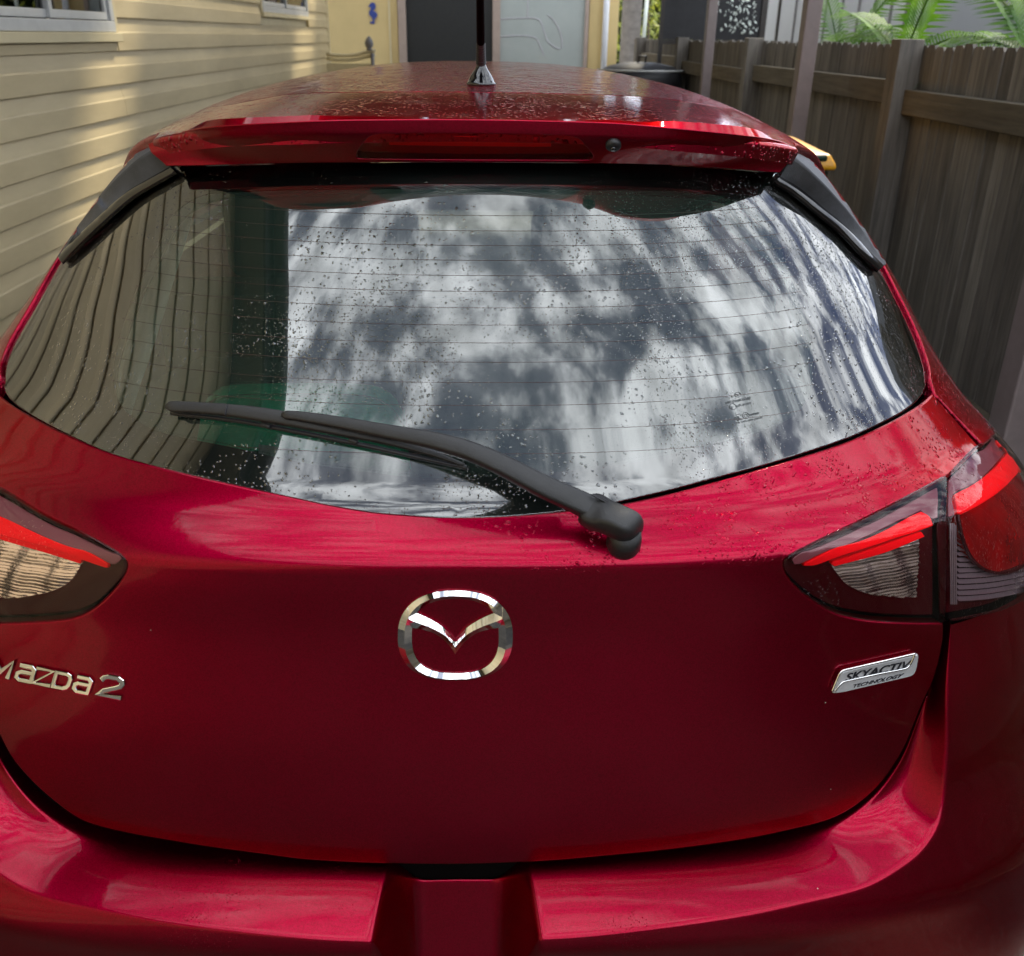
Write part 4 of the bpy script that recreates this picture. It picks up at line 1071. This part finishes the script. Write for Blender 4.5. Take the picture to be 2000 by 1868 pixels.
# ---- antenna
p = B.pt(940, 166); an = bpy.data.objects.new('antenna', None); link(an, car)
def px_r(w): return w*.5*p.y/.95/FPX*1.02
zbase = p.z
prof = [(166, 26), (163, 27), (160, 24), (152, 21), (144, 17), (136, 12), (128, 8.5), (122, 8)]
P = []; R_ = []
for y, w in prof:
    q_ = atY(940, y, p.y); P.append(q_); R_.append((w*p.y/FPX))
MB().tube([P[0]-V((0, 0, .006))]+P, [R_[0]]+R_, 24).build('base', 'gloss_black', an, True)
ax = lambda y: atY(940-(166-y)*.012, y, p.y-(166-y)*.0006)
col = []; cr_ = []
for i in range(33):
    y = 124-40*i/32; col.append(ax(y)); cr_.append((8.2+1.2*sin(i*1.57))*p.y/FPX*(1-.1*i/32))
MB().tube(col, cr_, 12).build('flexible_joint', 'black_plastic', an, True)
MB().tube([ax(84), ax(-160)], [.0058, .0044], 10).build('mast', 'gap_black', an, True)

# ---- bumper: recessed ledge, crease, skin
L0 = [(889, 1703), (960, 1702), (1040, 1698), (1170, 1690), (1300, 1679), (1441, 1663), (1546, 1643), (1630, 1616), (1704, 1568), (1762, 1496), (1800, 1410), (1834, 1320), (1855, 1219)]
L1 = [(889, 1842), (960, 1840), (1037, 1836), (1150, 1829), (1300, 1811), (1451, 1788), (1564, 1764), (1687, 1733), (1758, 1694), (1803, 1656), (1835, 1599), (1849, 1476), (1850, 1335), (1857, 1221)]
nb_ = 180
def dist_cols(pts, key, n):
    return spline(pts, n)
l0 = spline(L0, nb_); l1 = spline(L1, nb_)
uv1 = [M.uvp(x, y) for x, y in l1]
end_uv = M.uvp(1990, 1180)
rowsR = []
wl = [0, .06, .16, .3, .45, .6, .74, .86, .93, .97]
ws = [.0, .006, .018, .04, .07, .11, .16, .22, .3, .4, .5, .6, .7, .8, .9, 1.0]
tab2 = pch([(0, 0), (.35, .30), (.55, .50), (.66, .95), (.75, 1.25), (1, 1.28)])
tabz = pch([(0, .2), (.55, .2), (.66, .22), (.76, .42), (.9, .70), (1, .878)])
for i in range(nb_):
    t = i/(nb_-1); x, y = l0[i]
    a = A.pt(x-6*sm(.3, .6, t), y-5, -.010)
    b = M.P(*uv1[i])
    u1, z1 = uv1[i]; u2, z2 = max(u1, tab2(t)), tabz(t)
    cw = sm(.5, .72, t)*(1-sm(.86, 1.0, t))
    col_ = [a+V((0, .02, 0))]
    for w in wl:
        q_ = a*(1-w)+b*w; s_ = sin(pi*w); q_ = q_+V((-.006*cw*s_, .014*cw*s_, -.004*s_*cw+.003*s_*(1-cw))); col_.append(q_)
    k0 = len(col_)
    for w in ws: col_.append(M.P(u1+(u2-u1)*w, z1+(z2-z1)*w))
    # plate recess in the middle
    px_ = l1[i][0]; wn_ = sm(1054, 968, px_)**.7
    if wn_ > 0:
        n0 = atY(x, 1718, .8655); n1 = atY(px_, 1940, .825)
        for k in range(0, len(col_)):
            if k < k0: w = wl[max(0, k-1)]
            else: w = 1+ws[k-k0]*2.2
            tgt = n0*(1-min(w, 1))+n1*min(w, 1)
            if k == 0: tgt = n0+V((0, .002, -.001))
            if w > 1: tgt = n1+(V((n1.x, .86, .2))-n1)*((w-1)/2.2)
            col_[k] = col_[k]*(1-wn_)+V((col_[k].x, tgt.y, tgt.z))*wn_
    c0, c1, c2 = col_[k0-1], col_[k0], col_[k0+1]
    col_[k0] = c1*.55+c0*.2+c2*.25
    rowsR.append(col_)
def mir(p): return V((2*-.034-p.x, p.y, p.z))
rows = [[mir(p) for p in r_] for r_ in reversed(rowsR[1:])]+rowsR
bump_o = loft('bumper', rows, 'paint_bumper', car, flip=False)
bm = bmesh.new(); bm.from_mesh(bump_o.data); bmesh.ops.recalc_face_normals(bm, faces=bm.faces)
f0 = min(bm.faces, key=lambda f: (f.calc_center_median()+V(CARO)-V((0, .74, .55))).length)
if f0.normal.y > 0: bmesh.ops.reverse_faces(bm, faces=bm.faces)
bm.to_mesh(bump_o.data); bm.free()
sbd = bump_o.modifiers.new('s', 'SUBSURF'); sbd.levels = 1; sbd.render_levels = 1

# ---- tail lamps
def lamp(outline, bars, refl, Ms, extra=None, uvm=False):
    L_ = bpy.data.objects.new('tail_lamp', None); link(L_, car)
    return L_
RIN = [(1847, 932, 1), (1762, 978), (1672, 1023), (1581, 1068), (1548, 1086), (1538, 1098), (1538, 1110), (1549, 1132), (1577, 1160), (1626, 1191), (1687, 1206), (1762, 1212), (1843, 1212, 1)]
LIN = [(-62, 925, 1), (0, 956), (81, 1005), (162, 1045), (229, 1083), (241, 1095), (242, 1106), (236, 1124), (213, 1154), (174, 1189), (134, 1206), (54, 1213), (0, 1214), (-60, 1214, 1)]
def scale_px(lp, s, c): return [((x[0]-c[0])*s+c[0], (x[1]-c[1])*s+c[1])+tuple(x[2:]) for x in lp]
def tail(outl, ctr, bars, refl, band):
    e = bpy.data.objects.new('tail_lamp', None); link(e, car)
    panel('lens', A, [outl], 'lamp_lens', e, off=.001, r=.004, depth=.010, step=(.010, .009), per=5)
    panel('housing', A, [scale_px(outl, .985, ctr)], 'maroon', e, off=-.016, r=.001, depth=.002, step=(.02, .02), per=7)
    for b in band: panel('upper_band', A, [b], 'maroon_grey', e, off=-.008, r=.001, depth=.006, step=(.014, .012), per=6)
    for b, m_, h in bars: panel('light_bar', A, [b], m_, e, off=h, r=.001, depth=.005, step=(.014, .012), per=5)
    for b in refl:
        panel('reflector', A, [b], 'reflector', e, off=-.012, r=.0008, depth=.004, step=(.005, .0008), per=4, shape=lambda u, v: -.0034*((v*260) % 1)+.0009*sin(u*150)+.0004*abs(sin(u*500)))
    return e
tR = tail(RIN, (1720, 1105), [([(1577, 1110, 1), (1641, 1076), (1717, 1043), (1790, 1003), (1807, 995, 1), (1823, 1004), (1830, 1022, 1), (1757, 1052), (1700, 1073), (1641, 1093), (1600, 1108)], 'red_light', -.007),
                              ([(1628, 1101, 1), (1700, 1077), (1812, 1035, 1), (1812, 1041, 1), (1700, 1084), (1640, 1105, 1)], 'red_light_dark', -.012),
                              ([(1634, 1107, 1), (1700, 1085), (1812, 1042, 1), (1818, 1050, 1), (1740, 1083), (1640, 1112, 1)], 'red_light', -.009)],
          [[(1639, 1114, 1), (1720, 1091), (1813, 1057, 1), (1811, 1100), (1808, 1176, 1), (1747, 1175), (1702, 1167), (1669, 1152), (1650, 1131)]],
          [[(1838, 945, 1), (1840, 1004, 1), (1831, 1006), (1806, 988, 1), (1700, 1041), (1600, 1092), (1570, 1107), (1560, 1108), (1556, 1100), (1600, 1070), (1700, 1022)]])
tL = tail(LIN, (80, 1105), [([(-50, 985, 1), (0, 1008), (81, 1047), (161, 1084), (200, 1108), (202, 1114), (150, 1097, 1), (81, 1070), (0, 1043), (-50, 1026, 1)], 'red_light', -.007),
                             ([(-50, 1029, 1), (0, 1046), (81, 1074), (146, 1100, 1), (144, 1107, 1), (81, 1086), (0, 1060), (-50, 1042, 1)], 'red_light', -.010)],
          [[(-50, 1047, 1), (0, 1063), (143, 1110, 1), (129, 1136), (108, 1156), (54, 1173), (0, 1178), (-50, 1177, 1)]],
          [[(-50, 940, 1), (0, 966), (81, 1013), (162, 1053), (222, 1087), (228, 1096), (215, 1108), (202, 1104), (161, 1080), (81, 1043), (0, 1004), (-50, 980, 1)]])
# outer lamps wrap round the corner
ro = UV(A, [(1858, 926), (1909, 874), (1930, 866), (1946, 848), (1953, 826)], 6)
ri = UV(A, [(1861, 1209), (1861, 1150), (1859, 1060), (1858, 985)], 8)
rb = UV(A, [(1995, 1172), (1957, 1188), (1905, 1201), (1861, 1209)], 8)
outer = ro+[(LTOP[0]+.012, LTOP[1]-.007), (.905, 1.062), (.99, 1.036), (1.07, .99), (1.09, .94), (1.04, .915), (.9, .895), (.76, .885)]+rb[:-1]+ri[:-1]
outer = dens(outer, .012)
bar1 = UV(A, [(1874, 961), (1913, 941), (1947, 915), (1975, 882), (1992, 856)], 6)+[(.86, 1.025), (.92, 1.0), (.90, .985)]+UV(A, [(2000, 912), (1968, 947), (1922, 978), (1879, 1000)], 6)
bowl_px = [(1884, 1003), (1925, 984), (1970, 955), (2010, 915), (2030, 960), (2040, 1040), (2025, 1090), (1990, 1110), (1958, 1116), (1930, 1107), (1907, 1083), (1893, 1050)]
for sg in (1, -1):
    e = bpy.data.objects.new('outer_tail_lamp', None); link(e, car)
    fl = (lambda l: MIR(l)) if sg < 0 else (lambda l: l)
    panel('lens', A, [fl(outer)], 'lamp_lens_wet', e, off=.001, r=.005, depth=.010, step=(.010, .009), uvloops=True)
    panel('housing', A, [fl(outer)], 'maroon', e, off=-.018, r=.001, depth=.002, step=(.02, .02), uvloops=True)
    panel('upper_band', A, [fl(UV(A, [(1862, 930), (1912, 880), (1935, 868), (1950, 845), (1958, 825)], 6)+[(LTOP[0]+.03, LTOP[1]-.02), (.9, 1.045)]+UV(A, [(1990, 850), (1972, 876), (1944, 908), (1910, 935), (1869, 957), (1873, 1000), (1864, 1004)], 6))], 'maroon_grey', e, off=-.008, r=.001, depth=.006, step=(.014, .012), uvloops=True)
    panel('light_bar', A, [fl(bar1)], 'red_light', e, off=-.005, r=.002, depth=.008, step=(.014, .012), uvloops=True)
    panel('stop_lamp_bowl', A, [fl(UV(A, bowl_px, 6, True))], 'bowl_red', e, off=-.008, r=.004, depth=.009, step=(.012, .010), uvloops=True)
    rim = UV(A, [(1879, 1003), (1888, 1048), (1903, 1087), (1928, 1113), (1958, 1122), (1992, 1116), (2025, 1098)], 6)
    MB().tube([A.P(sg*u, z)-A.nrm(sg*u, z)*.006 for u, z in rim], .0022, 6, False).build('bowl_rim', 'maroon', e, True)
    # ribbed turn lamp below the bowl
    for k in range(12):
        y0_ = 1050+k*11.2
        xl_ = 1884 if y0_ < 1075 else 1886
        pts_ = [(1886, y0_), (1910, y0_+(-1)), (1950, y0_-5), (1995, y0_-13), (2030, y0_-22)]
        ok = [q_ for q_ in smooth_loop(pts_, 5, False) if not inside(q_, bowl_px) and q_[0] < 2028]
        if len(ok) < 2: continue
        uvs = [A.uvp(*q_) for q_ in ok]
        # two edges of a slat: upper set back, lower proud
        r1 = [A.P(sg*u, z)-A.nrm(sg*u, z)*.015 for u, z in uvs]; r2 = [A.P(sg*u, z-.0046)-A.nrm(sg*u, z-.0046)*.010 for u, z in uvs]
        r3 = [A.P(sg*u, z-.0052)-A.nrm(sg*u, z-.0052)*.0155 for u, z in uvs]
        loft('rib', [r1, r2, r3], 'rib_grey', e, smooth=False)
    for k in range(4):
        x_ = 1871+k*3.6
        P_ = [A.uvp(x_, y_) for y_ in (1022, 1080, 1140, 1186)]
        MB().tube([A.P(sg*u, z)-A.nrm(sg*u, z)*.010 for u, z in P_], .0009, 5, False).build('flute', 'rib_grey', e, True)

# ---- emblem
em = bpy.data.objects.new('emblem', None); link(em, car)
def ce(x, y): return (740+x/6.627, 1120+y/6.627)
def sup(t, a, b, n): c, s_ = cos(t), sin(t); return a*abs(c)**(2/n)*SGN(c), b*abs(s_)**(2/n)*SGN(s_)
def ringpt(t, k):
    a, b, cy, n = ((746, 588, 810, 2.3), (744, 586, 810, 2.3), (659, 538, 835, 2.4), (563, 480, 815, 2.5), (561, 478, 815, 2.5))[k]
    if sin(t) > 0: n += .15
    x, y = sup(t, a, b, n); return ce(989+x, cy+y)
nseg = 120
facets('ring', [[A.pt(*ringpt(2*pi*i/nseg, k), h) for i in range(nseg)] for k, h in enumerate((.0004, .0018, .0075, .0018, .0004))], 'chrome', em, closed=True)
for sg in (1, -1):
    X = lambda x: 989+sg*(989-x)*-1
    topl = [(372, 440), (420, 485), (500, 520), (600, 562), (720, 625), (820, 690), (890, 755), (945, 820), (989, 890)]
    midl = [(380, 592), (440, 620), (540, 655), (640, 692), (760, 748), (860, 812), (930, 885), (960, 920), (989, 962)]
    botl = [(420, 705), (480, 715), (560, 728), (700, 772), (800, 832), (880, 902), (940, 975), (965, 1010), (989, 1050)]
    mk_ = lambda pts, h: [A.pt(*ce(X(x), y), h) for x, y in spline(pts, 30)]
    facets('wing', [mk_([(x, y-3) for x, y in topl], .0004), mk_(topl, .0026), mk_(midl, .0084), mk_(botl, .0022), mk_([(x, y+4) for x, y in botl], .0004)], 'chrome', em)

# ---- lettering on the left
bd = bpy.data.objects.new('model_badge', None); link(bd, car)
GL = {'M': [[(.08, 0), (.08, 1), (.5, .30), (.92, 1), (.92, 0)]],
 'a': [[(.10, .93), (.74, .93), (.92, .78), (.92, 0)], [(.92, .56), (.28, .56), (.10, .44), (.10, .20), (.28, .07), (.92, .07)]],
 'z': [[(.0, .93), (.96, .93), (.06, .07), (1.0, .07)]],
 'D': [[(.10, .07), (.10, .93), (.66, .93), (.84, .84), (.92, .68), (.92, .32), (.84, .16), (.66, .07), (.02, .07)]],
 '2': [[(.10, .74), (.18, .86), (.34, .93), (.72, .93), (.88, .84), (.92, .70), (.86, .57), (.70, .47), (.30, .28), (.10, .08), (1.0, .08)]]}
def glyph(ch, q4, w=.125):
    bl, br, tr, tl = q4
    def mp(s_, t_): return ((bl[0]*(1-s_)+br[0]*s_)*(1-t_)+(tl[0]*(1-s_)+tr[0]*s_)*t_, (bl[1]*(1-s_)+br[1]*s_)*(1-t_)+(tl[1]*(1-s_)+tr[1]*s_)*t_)
    m = MB(); wpx = w*abs(br[0]-bl[0])
    for st in GL[ch]:
        P = [mp(*q_) for q_ in st]; n = len(P); k0 = len(m.v)
        for i, (x, y) in enumerate(P):
            def un(a, b): d = sqrt((b[0]-a[0])**2+(b[1]-a[1])**2); return ((b[0]-a[0])/d, (b[1]-a[1])/d)
            d0 = un(P[i-1], P[i]) if i else un(P[0], P[1]); d1 = un(P[i], P[i+1]) if i < n-1 else d0
            n0 = (-d0[1], d0[0]); n1 = (-d1[1], d1[0]); nx, ny = n0[0]+n1[0], n0[1]+n1[1]; q_ = max(.45, (nx*n0[0]+ny*n0[1])); f = wpx*2/q_/2
            nx, ny = nx*f, ny*f
            m.v += [A.pt(x+nx, y+ny, .0003), A.pt(x+nx*.94, y+ny*.94, .0024), A.pt(x+nx*.6, y+ny*.6, .0031), A.pt(x-nx*.6, y-ny*.6, .0031), A.pt(x-nx*.94, y-ny*.94, .0024), A.pt(x-nx, y-ny, .0003)]
        for i in range(n-1):
            for k in range(5): a = k0+i*6+k; m.f.append((a, a+1, a+7, a+6))
        m.f.append(tuple(k0+k for k in range(6))[::-1]); m.f.append(tuple(k0+(n-1)*6+k for k in range(6)))
    return m.build('letter', 'chrome', bd)
glyph('M', [(-22, 1320), (17, 1327), (29, 1294), (-12, 1286)])
glyph('a', [(26, 1329), (62, 1336), (72, 1304), (36, 1297)])
glyph('z', [(60, 1336), (97, 1343), (107, 1310), (72, 1303)])
glyph('D', [(98, 1343), (133, 1350), (144, 1318), (108, 1311)])
glyph('a', [(138, 1351), (172, 1358), (183, 1326), (148, 1319)])
glyph('2', [(183, 1359), (235, 1368), (245, 1326), (196, 1317)], .10)

# ---- technology badge on the right
tb = bpy.data.objects.new('technology_badge', None); link(tb, car)
def c5(x, y): return (1600+x/9.467, 1260+y/9.467)
OUTB = [c5(*p)+(1,) if p in ((230, 865), (1785, 150)) else c5(*p) for p in [(230, 865), (310, 650), (370, 510), (400, 475), (450, 455), (1100, 300), (1785, 150), (1800, 190), (1780, 330), (1755, 440), (1710, 520), (1640, 560), (1500, 595), (900, 735), (400, 850)]]
prism('plate', A, OUTB, .0005, .0042, 'satin_silver', tb)
def strip(pts, w, h, name='bright_line'):
    P = [c5(*p) for p in pts]; sp = spline(P, 40); v = []; 
    for i, (x, y) in enumerate(sp):
        x0, y0_ = sp[max(0, i-1)]; x1, y1_ = sp[min(39, i+1)]; dx, dy = x1-x0, y1_-y0_; L_ = sqrt(dx*dx+dy*dy); nx, ny = -dy/L_*w, dx/L_*w
        v.append([A.pt(x+nx, y+ny, .0038), A.pt(x+nx*.6, y+ny*.6, h), A.pt(x-nx*.6, y-ny*.6, h), A.pt(x-nx, y-ny, .0038)])
    loft(name, v, 'chrome', tb)
strip([(250, 850), (330, 655), (385, 530), (440, 480), (600, 440), (1100, 325), (1770, 170)], 2.6, .0052)
strip([(300, 850), (360, 770), (440, 690), (520, 668), (1100, 540), (1600, 440), (1660, 400), (1710, 320), (1765, 190)], 1.9, .0052)
text_on('lettering', A, 'SKYACTIV', [c5(440, 645), c5(1590, 405), c5(1675, 245), c5(495, 495)], .0036, .0044, 'ink', tb, .015)
text_on('lettering', A, 'TECHNOLOGY', [c5(570, 765), c5(1450, 575), c5(1530, 495), c5(600, 700)], .0036, .0044, 'ink', tb, .008)

# ---- rear wiper
wp = bpy.data.objects.new('wiper', None); link(wp, car)
def strap(name, pts, mat, prof='round', n=70):
    """pts: (px, py, height above surface, width px, thickness m)"""
    sp = spline(pts, n); rows = []
    for i, q_ in enumerate(sp):
        x, y, h, w, th = q_
        a_ = sp[max(0, i-1)]; b_ = sp[min(n-1, i+1)]; dx, dy = b_[0]-a_[0], b_[1]-a_[1]; L_ = sqrt(dx*dx+dy*dy); nx, ny = -dy/L_, dx/L_
        c = A.pt(x, y, h); nn = A.nrm(*A.uvp(x, y)); c2 = A.pt(x+nx*w/2, y+ny*w/2, h); s_ = (c2-c); s_ = s_-nn*s_.dot(nn); hw = s_.length; s_.normalize()
        r_ = []
        for k in range(16):
            t = 2*pi*k/16; cx_, sy_ = cos(t), sin(t)
            e1, e2 = (.42, .5)
            r_.append(c+s_*hw*abs(cx_)**e1*SGN(cx_)+nn*th*.5*abs(sy_)**e2*SGN(sy_))
        rows.append(r_)
    m = MB(); m.v = [p for r_ in rows for p in r_]
    for i in range(n-1):
        for k in range(16): m.f.append((i*16+k, i*16+(k+1) % 16, (i+1)*16+(k+1) % 16, (i+1)*16+k))
    m.f.append(tuple(range(16))[::-1]); m.f.append(tuple((n-1)*16+k for k in range(16)))
    o = m.build(name, mat, wp, True)
    return o
strap('arm', [(1168, 1002, .030, 40, .020), (1135, 984, .034, 44, .020), (1054, 947, .040, 42, .020), (979, 908, .045, 39, .019), (919, 882, .046, 36, .018), (870, 867, .044, 34, .016), (828, 857, .041, 31, .014), (753, 843, .035, 27, .012), (652, 824, .028, 22, .010), (580, 813, .025, 18, .009), (553, 811, .024, 14, .007), (550, 810.5, .024, 7, .004)], 'black_plastic')
strap('blade_cover', [(325, 796, .014, 8, .006), (331, 795, .014, 19, .008), (380, 797, .014, 21, .009), (445, 802, .015, 23, .010), (520, 812, .016, 27, .011), (580, 823, .017, 26, .012), (650, 838, .017, 22, .011), (760, 862, .015, 16, .009), (850, 888, .012, 11, .007), (906, 909, .010, 7, .006)], 'black_plastic')
strap('rubber', [(335, 808, .003, 6, .006), (445, 820, .003, 7, .008), (550, 838, .003, 8, .008), (700, 868, .003, 8, .008), (800, 890, .003, 8, .008), (908, 914, .003, 7, .008)], 'ink')
for x, y in ((520, 832), (690, 862), (903, 912)): strap('claw', [(x-8, y-3, .008, 9, .007), (x+8, y+2, .008, 9, .007)], 'black_plastic', n=8)
strap('joint_line', [(444, 791, .0195, 2.2, .002), (441, 802, .0203, 2.2, .002), (439, 813, .0193, 2.2, .002)], 'ink', n=10)
strap('head_cover', [(1140, 991, .028, 42, .020), (1150, 996, .030, 50, .023), (1180, 1008, .032, 52, .026), (1212, 1022, .032, 54, .028), (1232, 1032, .030, 50, .028), (1244, 1040, .026, 38, .022), (1249, 1044, .022, 20, .012)], 'black_plastic', n=40)
hl = [A.pt(x, y, h) for x, y, h in [(1157, 966, .046), (1196, 986, .047), (1190, 1000, .0465), (1182, 1004, .046)]]
MB().tube(hl, .0016, 5).build('cover_joint', 'ink', wp)
p = A.pt(1217, 1062, .0); n = A.nrm(*A.uvp(1217, 1062))
q1 = A.pt(1221, 1052, .012); q2 = A.pt(1224, 1040, .026)
MB().tube([p-n*.004, p+n*.003, q1, q2], [.0175, .0185, .0175, .015], 28).build('pivot_boot', 'black_plastic', wp, True)

# ---- cabin behind the glass
cb = MB()
n_ = 24
sh = [A.pt(x, y, 0)+V((0, .05, -.03)) for x, y in spline([(60, 820), (300, 905), (600, 955), (900, 980), (1250, 950), (1500, 880), (1760, 800)], n_)]
sb_ = [V((p.x*.93, 1.62, p.z*.0+1.02)) for p in sh]
m = MB(); m.v = sh+sb_; m.f = [(i, i+1, n_+i+1, n_+i) for i in range(n_-1)]; m.build('parcel_shelf', 'interior_dark', car)
m = MB()
m.box((-.58, 1.66, .55), (.52, 1.80, 1.12)); m.build('rear_seat_back', 'interior_dark', car)
for x in (-.34, .28): bevel(MB().box((x-.12, 1.68, 1.14), (x+.12, 1.77, 1.30)).build('headrest', 'interior_dark', car), .03, 3)
for x in (-.42, .36): bevel(MB().box((x-.24, 2.5, .5), (x+.24, 2.64, 1.14)).build('front_seat', 'interior_dark', car), .05, 3)
for x in (-.42, .36): bevel(MB().box((x-.12, 2.52, 1.15), (x+.12, 2.62, 1.32)).build('headrest', 'interior_dark', car), .03, 3)
# pillar trim; side-window light put into its pale colour, shade into the other
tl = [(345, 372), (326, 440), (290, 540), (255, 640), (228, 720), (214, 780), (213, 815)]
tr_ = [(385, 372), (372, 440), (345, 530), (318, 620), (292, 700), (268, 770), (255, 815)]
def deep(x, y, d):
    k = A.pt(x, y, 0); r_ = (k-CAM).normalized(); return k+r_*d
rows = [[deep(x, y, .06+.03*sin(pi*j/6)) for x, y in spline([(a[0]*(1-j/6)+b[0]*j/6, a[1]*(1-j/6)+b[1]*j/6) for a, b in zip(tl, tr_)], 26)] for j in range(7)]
loft('pillar_trim', rows, 'pale_lit', car)
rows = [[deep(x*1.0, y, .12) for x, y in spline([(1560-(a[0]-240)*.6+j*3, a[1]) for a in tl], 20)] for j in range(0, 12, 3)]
loft('pillar_trim', rows, 'trim_shaded', car)
# tyres
for x in (-.80, .70):
    for y in (1.55, 4.05):
        w_ = MB().tube([(x-.03, y, .3), (x+.09, y, .3)], .3, 32).build('wheel', 'tyre', car)
        MB().tube([(x-.036, y, .3), (x+.096, y, .3)], .2, 24).build('rim', 'satin_silver', w_)
MB().box((-.76, 1.0, .24), (.70, 4.5, .30)).build('floor_pan', 'gap_black', car)

# green tub lying in the boot behind the glass
gc = deep(600, 850, .16)
gt = thing('green_tub', (gc.x, gc.y, 1.02), 'green plastic tub lying behind the lower left of the rear window', 'tub')
ptsU = spline([(400, 790), (430, 774), (520, 769), (640, 769), (725, 774), (765, 795), (785, 825)], 30)
rows = []
for j, (dp, dy) in enumerate(((.15, 0), (.12, 6), (.11, 22), (.10, 45), (.09, 70), (.07, 95))):
    rows.append([deep(x+(x-600)*.10*j/5, y+dy+(0 if j == 0 else j*2)+(790-y)*.35*j/5, dp) for x, y in ptsU])
loft('body', rows, 'green_plastic', gt)
bk = [p+V((0, .05, .0)) for p in rows[0]]
loft('rim', [rows[0], [p+V((0, .02, .006)) for p in rows[0]], bk, [p+V((0, .0, -.06)) for p in bk]], 'green_plastic', gt)
pc_ = MB()
c = thing('reflection_blur', tuple(deep(650, 905, .06)), 'lilac and green sheet painted as a reflection low behind the rear window', 'cloth')  # blurred reflection put in as a coloured sheet
rows = []
for j in range(8):
    rows.append([deep(x, y, .055+.012*sin(i*.9+j*.7)) for i, (x, y) in enumerate(spline([(505, 868+j*8), (600, 880+j*8), (700, 890+j*7), (800, 905+j*4)], 30))])
loft('blur_sheet', rows, 'lilac_reflection', c)
